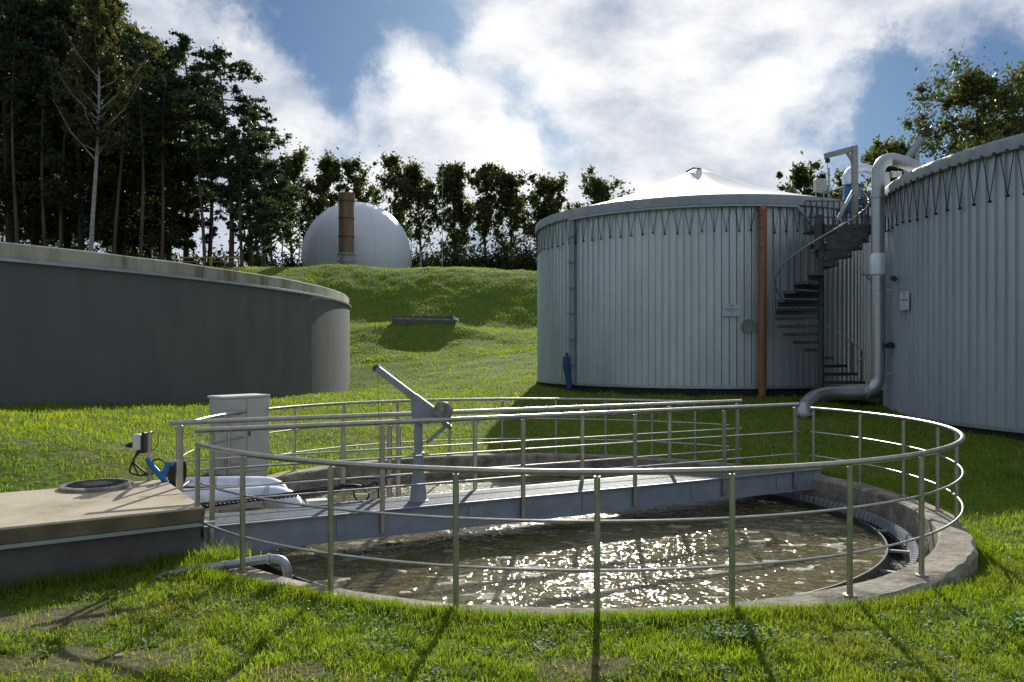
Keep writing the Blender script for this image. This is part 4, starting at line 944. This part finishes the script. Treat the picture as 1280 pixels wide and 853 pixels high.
m = MB(); m.lathe([(.82, CH.z + 1.3), (.82, top - .8), (.86, top - .8), (.86, top), (.70, top), (.70, top - .3)], (CH.x, CH.y, 0), 28); m.build('flue', rust, ch2, True)
m = MB()
for py_ in (253, 274, 297, 319): z = at(433, py_, 86).z; m.lathe([(.83, z), (.88, z), (.88, z + .08), (.83, z + .08)], (CH.x, CH.y, 0), 28)
build_each(m, 'band', mat('flue_band', (.13, .07, .045), None, .6, .3), ch2)
m = MB(); m.lathe([(.76, CH.z - 1.2), (.76, CH.z + 1.35)], (CH.x, CH.y, 0), 24); m.build('lower_flue', mat('pale_flue', (.5, .46, .44), (.35, .25, .2), .6, .1, 2, stretch=(1, 1, .3)), ch2, True)
m = MB()
for k in range(8): a = k * math.pi / 4 + .2; x_, y_ = CH.x + .95 * math.cos(a), CH.y + .95 * math.sin(a); m.tube([(x_, y_, CH.z - 1), (x_, y_, CH.z + 1.1)], .035, 6)
m.lathe([(.93, CH.z + 1.05), (.98, CH.z + 1.05), (.98, CH.z + 1.12), (.93, CH.z + 1.12)], (CH.x, CH.y, 0), 24); m.lathe([(.93, CH.z + .3), (.98, CH.z + .3), (.98, CH.z + .37), (.93, CH.z + .37)], (CH.x, CH.y, 0), 24)
m.build('cage', galv, ch2)
for px_, y0, y1, d_, r_, lb_ in ((553, 338, 200, 90, .04, 'tall thin lightning mast right of the dome'), (514, 338, 283, 90, .06, 'short pole at the right edge of the dome'), (526, 338, 313, 90, .10, 'stubby grey post right of the dome'),
                                 (374, 338, 240, 90, .07, 'thin pole at the left edge of the dome'), (353, 338, 290, 90, .10, 'pale pole among the trees left of the dome'), (327, 338, 285, 88, .06, 'dark thin pole at the right edge of the wood')):
    a, b = at(px_, y0 + 3, d_), at(px_, y1, d_); tag(MB().tube([a, b], [r_, r_ * .5], 8).build('mast', galv, None, True), lb_, 'mast')
yb = 74; yr = thing('yellow_barrier', 'yellow tubular barrier at the foot of the wood behind the left tank', 'barrier', at(264, 334, yb))
for x0, x1 in ((229, 263), (264.5, 298)):
    m = MB(); P = smooth_path([at(x0, 340, yb), at(x0, 324, yb), at(x0 + 1.5, 322.5, yb), at(x1 - 1.5, 322.5, yb), at(x1, 324, yb), at(x1, 340, yb)], 4); m.tube(P, .075, 8)
    m.tube([at(x0, 327.5, yb), at(x1, 327.5, yb)], .045, 6); m.tube([at((x0 + x1) / 2, 322.5, yb), at((x0 + x1) / 2, 336, yb)], .045, 6); m.build('frame', yellow, yr, True)

# ------------------------------------------------------------------ trees
def leaf_cloud(clusters, size, name, material, parent, flat=1.0):
    """clusters: array rows cx,cy,cz,rx,ry,rz,count"""
    Vs = []; At = []
    for (cx, cy, cz_, rx, ry, rz, cnt) in clusters:
        n = int(cnt); d = rng.normal(size=(n, 3)); d /= np.linalg.norm(d, axis=1)[:, None]; rad = np.abs(rng.normal(0, .55, n)) + .15 * rng.random(n)
        c = np.array([cx, cy, cz_]) + d * rad[:, None] * np.array([rx, ry, rz])
        a = rng.normal(size=(n, 3)); a /= np.linalg.norm(a, axis=1)[:, None]
        b = np.cross(a, rng.normal(size=(n, 3))); b /= np.linalg.norm(b, axis=1)[:, None]
        s = size * (.6 + .8 * rng.random(n))[:, None]
        Vs.append(np.stack([c - a * s, c - b * s * .5, c + a * s, c + b * s * .5], 1).reshape(-1, 3))
        At.append(np.repeat(np.clip(rng.normal(rng.random() * .6 + .2, .18, n), 0, 1), 4))
    V = np.concatenate(Vs); A = np.concatenate(At); F = np.arange(len(V)).reshape(-1, 4)
    o0 = np.array(origin(parent)); return np_mesh(name, V - o0, F, material, parent, attr=A)

def tree(name, label, cat, base, H, W, kind, group=None, leafm=None, dens=1.0, seed=0, lsize=None, barkm=None, lo=None, tr=None):
    rnd = random.Random(seed); base = Vector(base); root = thing(name, label, cat, base, group)
    lean = Vector((rnd.uniform(-.05, .05), rnd.uniform(-.03, .03), 0)) * H
    def axis_pt(f_): return base + Vector((lean.x * f_ * f_ + .012 * H * math.sin(f_ * 5 + seed), lean.y * f_ * f_, H * f_))
    tr = tr or H * .012
    m = MB(); K = 10; m.tube([axis_pt(.98 * i / K) - (Vector((0, 0, .5)) if i == 0 else Vector()) for i in range(K + 1)], [tr * (1 - .88 * i / K) + .02 for i in range(K + 1)], 7)
    cl = []
    if kind == 'pine':
        lo = .38 if lo is None else lo; nb = 52
        for i in range(nb):
            f_ = lo + (1 - lo) * (i / nb) ** .9; z = axis_pt(f_); prof = math.sin(math.pi * min(1, (1 - (f_ - lo) / (1 - lo)) * .78 + .12)); L_ = W * .5 * prof * rnd.uniform(.55, 1.2)
            a = rnd.uniform(0, 6.28)
            e = z + Vector((L_ * math.cos(a), L_ * math.sin(a), L_ * rnd.uniform(-.05, .35)))
            m.tube([z, z.lerp(e, .5) + Vector((0, 0, -.05 * L_)), e], [tr * .28, tr * .18, tr * .06], 5)
            for s in range(4):
                q = z.lerp(e, .35 + .22 * s) + Vector((rnd.gauss(0, .08) * L_, rnd.gauss(0, .08) * L_, rnd.uniform(-.1, .35))); r_ = max(.40, L_ * .24) * rnd.uniform(.6, 1.2)
                cl.append((q.x, q.y, q.z, r_, r_, r_ * .55, 62 * dens * r_ ** 1.5))
        q = axis_pt(.97); cl.append((q.x, q.y, q.z, W * .09, W * .09, W * .12, 200 * dens))
        ls = lsize or .13
    elif kind == 'dense':
        lo = .22 if lo is None else lo; nb = 60
        for i in range(nb):
            f_ = lo + (1 - lo) * ((i + rnd.random()) / nb); z = axis_pt(f_ * .93); g = (f_ - lo) / (1 - lo); prof = (math.sin(math.pi * min(1, .18 + .80 * g))) ** .6
            L_ = W * .5 * prof * rnd.uniform(.6, 1.1); a = rnd.uniform(0, 6.28)
            e = z + Vector((L_ * math.cos(a), L_ * math.sin(a), L_ * rnd.uniform(.1, .7))); m.tube([z, z.lerp(e, .5) + Vector((0, 0, .08 * L_)), e], [tr * .3, tr * .2, tr * .05], 5)
            for s in range(4):
                q = z.lerp(e, .35 + .25 * s) + Vector((rnd.gauss(0, .3), rnd.gauss(0, .3), rnd.uniform(-.4, .5))); r_ = W * .095 * rnd.uniform(.5, 1.4)
                cl.append((q.x, q.y, q.z, r_, r_, r_ * 1.0, 105 * dens))
        ls = lsize or .16
    else:   # 'airy': plumes on ascending limbs with gaps
        lo = (.25 if lo is None else lo) + rnd.uniform(-.10, .10); nb = rnd.randint(22, 40); W = W * rnd.uniform(.8, 1.2)
        for i in range(nb):
            f_ = lo + (.95 - lo) * ((i + rnd.random() * .8) / nb); z = axis_pt(f_); g = (f_ - lo) / (1 - lo); prof = (1 - g) ** .75 * min(1, .65 + g * 2)
            L_ = W * .55 * prof * rnd.uniform(.25, 1.35); a = rnd.uniform(0, 6.28)
            e = z + Vector((L_ * math.cos(a), L_ * math.sin(a), L_ * rnd.uniform(.7, 1.3))); m.tube([z, z.lerp(e, .5) + Vector((math.cos(a) * .1 * L_, math.sin(a) * .1 * L_, -.05 * L_)), e], [tr * .38, tr * .22, tr * .06], 5)
            for s in range(4):
                q = z.lerp(e, .4 + .22 * s) + Vector((rnd.gauss(0, .25), rnd.gauss(0, .25), rnd.uniform(-.3, .5))); r_ = W * .075 * rnd.uniform(.5, 1.5)
                cl.append((q.x, q.y, q.z, r_, r_, r_ * rnd.uniform(.8, 1.7), 62 * dens * rnd.uniform(.4, 1.4)))
        q = axis_pt(.97); cl.append((q.x, q.y, q.z, W * .08, W * .08, H * .06, 150 * dens))
        ls = lsize or .17
    m.build('trunk', barkm or bark, root, True)
    leaf_cloud(cl, ls, 'crown', leafm or leaf_row, root)
    return root
def ground_at(px, d): x = (px - 640) * d / 1000; return (x, d, tz(x, d) - .1)
def H_for(px, ytop, d): b = ground_at(px, d); return CAMZ + (437 - ytop) * d / 1000 - b[2]

# thin row behind the dome
row = [(338, 215, 108, 8.5, 'slim tree filling the gap right of the tall wood'), (366, 200, 112, 8, 'airy tree standing just left of the dome'), (400, 198, 112, 7.5, 'airy tree whose top shows above the left of the dome'),
       (437, 200, 114, 9, 'tree behind the brown flue stack and the dome'), (491, 196, 112, 9.5, 'tall tree behind the right shoulder of the dome'), (524, 206, 112, 7.5, 'slender tree just right of the dome'),
       (567, 208, 110, 8.5, 'tree just right of the lightning mast'), (607, 207, 110, 8.0, 'tall airy tree, second to the right of the lightning mast'), (642, 220, 108, 8, 'airy tree near the right end of the row on the bank'),
       (686, 228, 106, 8.5, 'tree partly hidden by the left edge of the middle tank'), (748, 226, 104, 7, 'treetop peeking over the white roof of the middle tank')]
for i, (px_, yt, d_, w_, lb_) in enumerate(row):
    tree('slender_tree', lb_, 'tree', ground_at(px_, d_), H_for(px_, yt, d_), w_ * 1.3, 'airy', 'row of slender trees on the bank', seed=20 + i, dens=1.25, lo=.28, lsize=.24)
hg = []
for i in range(46):
    px_ = 515 + i * 4.2 + random.uniform(-3, 3); d_ = 100 + random.uniform(-2, 3); b = ground_at(px_, d_); h_s = random.uniform(4.4, 7.6); hg.append((b[0], b[1], b[2] + h_s * .5, 1.7, 1.5, h_s * .45, 700))
for i in range(14):
    px_ = 318 + i * 5; d_ = 100; b = ground_at(px_, d_); h_s = random.uniform(4, 6.5); hg.append((b[0], b[1], b[2] + h_s * .45, 1.3, 1.2, h_s * .6, 300))
ho = thing('hedge', 'dark hedge along the foot of the tree row on the bank', 'hedge', (0, 100, 9)); leaf_cloud(hg, .2, 'foliage', leaf_dark, ho)

# the wood at left
wood = [(-70, -120, 92, 11, 'dense'), (-30, -160, 84, 12, 'dense'), (8, -120, 80, 12, 'dense'), (20, -60, 92, 11, 'dense'), (48, -90, 84, 11, 'dense'), (60, -30, 96, 10, 'dense'), (84, -60, 88, 10, 'dense'),
        (98, -15, 80, 9, 'dense'), (140, -25, 92, 10, 'dense'), (150, 12, 84, 9.5, 'dense'), (172, 20, 96, 9, 'dense'), (190, 38, 88, 8.5, 'dense'), (212, 90, 84, 7.5, 'dense')]
for i, (px_, yt, d_, w_, k_) in enumerate(wood):
    wl = {0: 'dark tree at the extreme left edge of the wood', 9: 'dark broadleaf tree just right of the white birch', 11: 'rounded dark tree where the wood steps down towards the pines', 12: 'lower dark tree directly left of the spire-topped pine'}.get(i)
    tree('woodland_tree', wl or 'dark broadleaf tree in the dense mass of the wood above the left tank', 'tree', ground_at(px_, d_), H_for(px_, yt, d_), w_, k_, None if wl else 'dark broadleaf trees of the wood', leafm=leaf_dark if i % 3 else leaf_birch, seed=50 + i, dens=1.5, lo=.12, lsize=.20)
for i, (px_, yt, d_, w_) in enumerate([(18, -20, 77, 5), (57, 30, 78, 5), (80, -10, 79, 5.5), (146, 40, 78, 5), (176, 55, 77, 4.6), (200, 75, 79, 4.6), (253, 95, 79, 4.5), (302, 150, 79, 4.2)]):
    tree('slender_pine', ['slender bare-stemmed pine at the extreme left edge of the wood', 'slender bare-stemmed pine halfway between the left edge and the white birch', 'slender pine stem nearest the white birch on its left', 'slender pine stem nearest the white birch on its right', 'second slender pine stem to the right of the white birch', 'third slender pine stem to the right of the white birch', 'slender pine stem rising above the left end of the yellow barrier', 'slender pine stem rising above the right end of the yellow barrier'][i], 'tree', ground_at(px_, d_), H_for(px_, yt, d_), w_, 'pine', 'slender pines at the front of the wood', leafm=leaf_pine, seed=140 + i, dens=.9, lo=.5, lsize=.17, barkm=pine_bark, tr=.17)
pines = [(236, 46, 86, 8, 'tall dark pine with a narrow spire top at the right of the wood'), (262, 110, 90, 7.5, 'shorter dark pine between the two tallest pines'), (287, 60, 82, 9.5, 'tallest broad dark pine near the right edge of the wood'), (312, 130, 84, 8.0, 'dark pine at the right edge of the wood, wide lower boughs'),
         (330, 205, 80, 6.5, 'smallest dark pine leaning out at the right end of the wood')]
for i, (px_, yt, d_, w_, lb_) in enumerate(pines):
    tree('pine_tree', lb_, 'tree', ground_at(px_, d_), H_for(px_, yt, d_), w_, 'pine', 'pines at the edge of the wood', leafm=leaf_pine, seed=80 + i, dens=2.0, lo=.20, lsize=.19, barkm=pine_bark)
tree('birch_tree', 'birch with white trunk standing in front of the dark wood', 'tree', ground_at(117, 70), H_for(117, -10, 70), 9.5, 'airy', None, leafm=leaf_birch, seed=5, dens=3.0, lo=.33, lsize=.15, barkm=birch_bark, tr=.19)
un = []
for i in range(50):
    px_ = random.uniform(-60, 335); d_ = random.uniform(84, 100); b = ground_at(px_, d_); h_s = random.uniform(2, 6); un.append((b[0], b[1], b[2] + h_s * .5, 2.0, 1.5, h_s * .55, 420))
tag_o = thing('undergrowth', 'dark undergrowth beneath the wood at left', 'undergrowth', (-40, 92, 10)); tag_o['kind'] = 'stuff'; leaf_cloud(un, .22, 'foliage', leaf_dark, tag_o)

# behind the tanks at right
tree('willow_tree', 'large yellow-green tree rising behind the right tank', 'tree', ground_at(1225, 48), H_for(1225, 82, 48), 9.5, 'dense', None, leafm=leaf_bush, seed=3, dens=1.15, lo=.2, lsize=.13)
tree('willow_tree', 'tree half cut by the right edge behind the right tank', 'tree', ground_at(1305, 50), H_for(1305, 105, 50), 9, 'dense', None, leafm=leaf_bush, seed=4, dens=1.0, lo=.2, lsize=.13)
tree('small_tree', 'small green tree seen through the arch of the silver pipe', 'tree', ground_at(1108, 52), H_for(1108, 178, 52), 5.5, 'dense', None, leafm=leaf_row, seed=9, dens=.5, lo=.3, lsize=.15)
tree('small_tree', 'treetop left of the pale control box above the middle tank', 'tree', ground_at(1008, 55), H_for(1008, 214, 55), 5.5, 'airy', None, leafm=leaf_row, seed=12, dens=.9, lo=.4, lsize=.16)
tree('small_tree', 'low treetop behind the blue vessel', 'tree', ground_at(1062, 58), H_for(1062, 232, 58), 5, 'dense', None, leafm=leaf_row, seed=14, dens=.5, lo=.4, lsize=.16)

# ------------------------------------------------------------------ grass
def blocked(X, Y):
    t = np.arctan2(Y - RC[1], X - RC[0]); b = np.hypot(X - RC[0], Y - RC[1]) < ring_r(t) + .17
    for c, r_ in ((T1C, T1R), (T2C, T2R), (LTC, LTR)): b |= np.hypot(X - c.x, Y - c.y) < r_
    lx = (X - N0.x) * ul.x + (Y - N0.y) * ul.y; ly = (X - N0.x) * vl.x + (Y - N0.y) * vl.y; b |= (lx > -.02) & (lx < LL) & (ly > -.02) & (ly < WW)
    lx = (X - cx) ** 2 + (Y - cy) ** 2; b |= lx < .09
    return b
def blades(n, d0, d1, hmin, hmax, w, thr=1.0, tilt=.45, xw=.72, power=1.0):
    d = d0 + (d1 - d0) * rng.random(n) ** power; s = rng.uniform(-xw, xw, n); X = s * d; Y = d
    br = bare(X, Y); keep = ~blocked(X, Y) & (rng.random(n) > br * .93)
    cl = vnoise(X, Y, 2.2, 5) * .6 + vnoise(X, Y, 6.5, 6) * .4; keep &= rng.random(n) < .35 + cl * 1.1
    X, Y, cl = X[keep], Y[keep], cl[keep]; n = len(X); Z = terr(X, Y) - .01
    h = (hmin + (hmax - hmin) * rng.random(n) ** 1.8) * (.55 + 1.1 * cl); a = rng.uniform(0, 2 * np.pi, n); ww = w * (.6 + .8 * rng.random(n))
    ca, sa = np.cos(a), np.sin(a); la = rng.uniform(0, 2 * np.pi, n); lt_ = tilt * h * (.3 + rng.random(n)); lx, ly = np.cos(la) * lt_, np.sin(la) * lt_
    V = np.zeros((n, 5, 3))
    V[:, 0] = np.stack([X - ca * ww, Y - sa * ww, Z], -1); V[:, 1] = np.stack([X + ca * ww, Y + sa * ww, Z], -1)
    V[:, 2] = np.stack([X + ca * ww * .8 + lx * .35, Y + sa * ww * .8 + ly * .35, Z + h * .6], -1); V[:, 3] = np.stack([X - ca * ww * .8 + lx * .35, Y - sa * ww * .8 + ly * .35, Z + h * .6], -1)
    V[:, 4] = np.stack([X + lx, Y + ly, Z + h * .95], -1)
    big = vnoise(X, Y, .7, 41); att = np.clip(rng.normal(.05 + .35 * cl + .55 * big, .17), 0, .86); att[rng.random(n) < .05] = 1.0
    return V, att
Vl, Al = [], []
for args in ((100000, 4.2, 7.5, .018, .072, .0030), (60000, 4.2, 9, .012, .035, .007, 1.0, 1.3), (90000, 7.5, 13, .03, .085, .0055), (60000, 13, 22, .04, .11, .010), (70000, 22, 45, .04, .12, .018), (190000, 44, 76, .04, .12, .022)):
    V, A = blades(*args); Vl.append(V); Al.append(A)
# taller fringe along the rim and along the chamber foot
# tufts and clover patches in the near lawn
def tufts(n, per, d0, d1):
    Vs, As = [], []
    d = d0 + (d1 - d0) * rng.random(n); cxs = rng.uniform(-.72, .72, n) * d; cys = d
    X = np.repeat(cxs, per) + rng.normal(0, .035, n * per); Y = np.repeat(cys, per) + rng.normal(0, .03, n * per); k = ~blocked(X, Y) & (bare(X, Y) < .35); sc_ = np.repeat(rng.uniform(.4, 1, n), per)[k]; tone = np.repeat(rng.random(n), per)[k]; X, Y = X[k], Y[k]
    m_ = len(X); Z = terr(X, Y) - .01; h = (.05 + .09 * rng.random(m_)) * sc_; a = rng.uniform(0, 6.28, m_); ca, sa = np.cos(a) * .0032, np.sin(a) * .0032; la = rng.uniform(0, 6.28, m_); t_ = h * (.3 + .6 * rng.random(m_)); lx, ly = np.cos(la) * t_, np.sin(la) * t_
    V = np.zeros((m_, 5, 3)); V[:, 0] = np.stack([X - ca, Y - sa, Z], -1); V[:, 1] = np.stack([X + ca, Y + sa, Z], -1)
    V[:, 2] = np.stack([X + ca + lx * .35, Y + sa + ly * .35, Z + h * .65], -1); V[:, 3] = np.stack([X - ca + lx * .35, Y - sa + ly * .35, Z + h * .65], -1); V[:, 4] = np.stack([X + lx, Y + ly, Z + h * .9], -1)
    return V, np.clip(tone * .8 + rng.normal(0, .1, m_), 0, .86)
V, A = tufts(1500, 26, 4.3, 9.5); Vl.append(V); Al.append(A)
nc = 46000; dd_ = 4.3 + 4.7 * rng.random(nc); Xc = rng.uniform(-.72, .72, nc) * dd_; Yc = dd_; kk = (~blocked(Xc, Yc)) & (bare(Xc, Yc) < .3) & (vnoise(Xc, Yc, 2.7, 61) * .6 + vnoise(Xc, Yc, 7, 62) * .4 > .52); Xc, Yc = Xc[kk], Yc[kk]; nc = len(Xc)
Zc = terr(Xc, Yc) + .012 + .035 * rng.random(nc); sc_ = .006 + .009 * rng.random(nc); a = rng.uniform(0, 6.28, nc); ux = np.stack([np.cos(a), np.sin(a), rng.normal(0, .35, nc)], -1) * sc_[:, None]; uy = np.stack([-np.sin(a), np.cos(a), rng.normal(0, .35, nc)], -1) * sc_[:, None] * .8; C_ = np.stack([Xc, Yc, Zc], -1)
Vc = np.stack([C_ - ux, C_ - ux * .3 - uy, C_ + ux * .7 - uy * .7, C_ + ux * .9 + uy * .5, C_ - ux * .1 + uy], 1)
clo = np_mesh('clover_cover', Vc.reshape(-1, 3), np.arange(nc * 5).reshape(-1, 5), weed_m, None, attr=np.repeat(rng.random(nc), 5)); tag(clo, 'low clover and small round leaves scattered through the near lawn', 'ground cover', kind='stuff')
def fringe(n, f, hmin, hmax, w):
    X, Y = f(n); Z = terr(X, Y) - .01; h = hmin + (hmax - hmin) * rng.random(n) ** 2; a = rng.uniform(0, 6.28, n); ca, sa = np.cos(a) * w, np.sin(a) * w; la = rng.uniform(0, 6.28, n); lx, ly = np.cos(la) * h * .35, np.sin(la) * h * .35
    V = np.zeros((n, 5, 3)); V[:, 0] = np.stack([X - ca, Y - sa, Z], -1); V[:, 1] = np.stack([X + ca, Y + sa, Z], -1)
    V[:, 2] = np.stack([X + ca * .8 + lx * .35, Y + sa * .8 + ly * .35, Z + h * .6], -1); V[:, 3] = np.stack([X - ca * .8 + lx * .35, Y - sa * .8 + ly * .35, Z + h * .6], -1); V[:, 4] = np.stack([X + lx, Y + ly, Z + h], -1)
    return V, np.clip(rng.normal(.42, .2, n), 0, .86)
def rimf(n):
    t = rng.uniform(R(-150), R(10), n); r_ = ring_r(t) + .18 + np.abs(rng.normal(0, .10, n)); return RC[0] + r_ * np.cos(t), RC[1] + r_ * np.sin(t)
def chf(n):
    s = rng.uniform(-.1, 5, n); o = -.02 - np.abs(rng.normal(0, .12, n)); return N0.x + ul.x * s + vl.x * o, N0.y + ul.y * s + vl.y * o
def corner(n):
    return -2.95 + rng.normal(0, .14, n), 8.15 + rng.normal(0, .16, n)
def farrim(n):
    t = rng.uniform(R(20), R(195), n); r_ = ring_r(t) + .2 + np.abs(rng.normal(0, .12, n)); return RC[0] + r_ * np.cos(t), RC[1] + r_ * np.sin(t)
for a in ((26000, rimf, .03, .13, .004), (6000, chf, .05, .18, .0045), (500, corner, .08, .26, .004), (7000, farrim, .03, .10, .007)):
    V, A = fringe(*a); Vl.append(V); Al.append(A)
V = np.concatenate(Vl); A = np.concatenate(Al); n = len(V)
b5 = np.arange(n) * 5; Fq = np.stack([b5, b5 + 1, b5 + 2, b5 + 3], -1); Ft = np.stack([b5 + 3, b5 + 2, b5 + 4], -1)
me = bpy.data.meshes.new('grass'); me.vertices.add(n * 5); me.vertices.foreach_set('co', V.astype(np.float32).ravel())
me.loops.add(n * 7); me.loops.foreach_set('vertex_index', np.concatenate([Fq.ravel(), Ft.ravel()]).astype(np.int32))
me.polygons.add(n * 2); me.polygons.foreach_set('loop_start', np.concatenate([np.arange(n) * 4, n * 4 + np.arange(n) * 3]).astype(np.int32))
at_ = me.attributes.new('rnd', 'FLOAT', 'POINT'); at_.data.foreach_set('value', np.repeat(A, 5).astype(np.float32)); me.update(calc_edges=True); me.validate()
me.materials.append(grass_m); go = bpy.data.objects.new('grass', me); COL.objects.link(go); tag(go, 'short rough grass over the lawn and the bank', 'grass', kind='stuff')

# broad-leaved weeds
def weed(label, x, y, n, L_, seed, clump=0):
    rnd = random.Random(seed); z = tz(x, y); m = MB()
    for k in range(n):
        ox, oy = (rnd.gauss(0, clump), rnd.gauss(0, clump * .5)) if clump else (0, 0); a = rnd.uniform(0, 6.28); l = L_ * rnd.uniform(.6, 1.1); w_ = l * rnd.uniform(.14, .24); up_ = rnd.uniform(.3, .9)
        d = Vector((math.cos(a), math.sin(a), 0)); s = Vector((-d.y, d.x, 0)); o = Vector((x + ox, y + oy, z)); base_z = rnd.uniform(0, .09) if clump else 0; o.z += base_z
        P = [o, o + d * l * .35 + Vector((0, 0, l * up_ * .5)), o + d * l * .75 + Vector((0, 0, l * up_ * .7)), o + d * l + Vector((0, 0, l * up_ * .55))]
        ws = [w_ * .2, w_, w_ * .8, .001]; vs = []
        for p, q in zip(P, ws): vs += [p - s * q, p + Vector((0, 0, -q * .35)), p + s * q]
        m.add(vs, [(3 * i + j, 3 * i + j + 1, 3 * i + 4 + j, 3 * i + 3 + j) for i in range(3) for j in range(2)])
    o = m.build('weed_plant', weed_m, None, True); a_ = o.data.attributes.new('rnd', 'FLOAT', 'POINT'); nn = len(o.data.vertices) // 12
    a_.data.foreach_set('value', np.repeat(rng.random(nn), 12).astype(np.float32)); tag(o, label, 'weed', 'broad-leaved weeds in the lawn')
weed('low leafy clump of weeds in front of the basin rim, right of centre', 1.60, 5.80, 190, .07, 1, .15)
weed('rosette of broad leaves in the sparse grass near the left corner', -2.65, 5.85, 10, .11, 2)
weed('pale leafy rosette at the edge of the bare soil, far left', -3.3, 5.7, 9, .11, 3)
weed('small upright weed in front of the concrete chamber', -2.95, 6.9, 8, .12, 4)
weed('bright green broad-leaved weed near the right edge of the lawn', 4.0, 6.3, 14, .16, 5, .03)
weed('small light green weed just right of the central rail post', .90, 6.03, 7, .09, 6, .02)
for i, (x_, y_) in enumerate(((-2.75, 5.6), (-.5, 5.25))):
    m = MB(); z = tz(x_, y_); m.lathe([(.001, -.01), (.035, .0), (.03, .018), (.001, .024)], (x_, y_, z), 7); tag(m.build('stone', concrete), ('small pale stone in the bare soil at lower left', 'small pale stone in the grass below the centre')[i], 'stone')
print('blades', n, 'objects', len(bpy.data.objects))
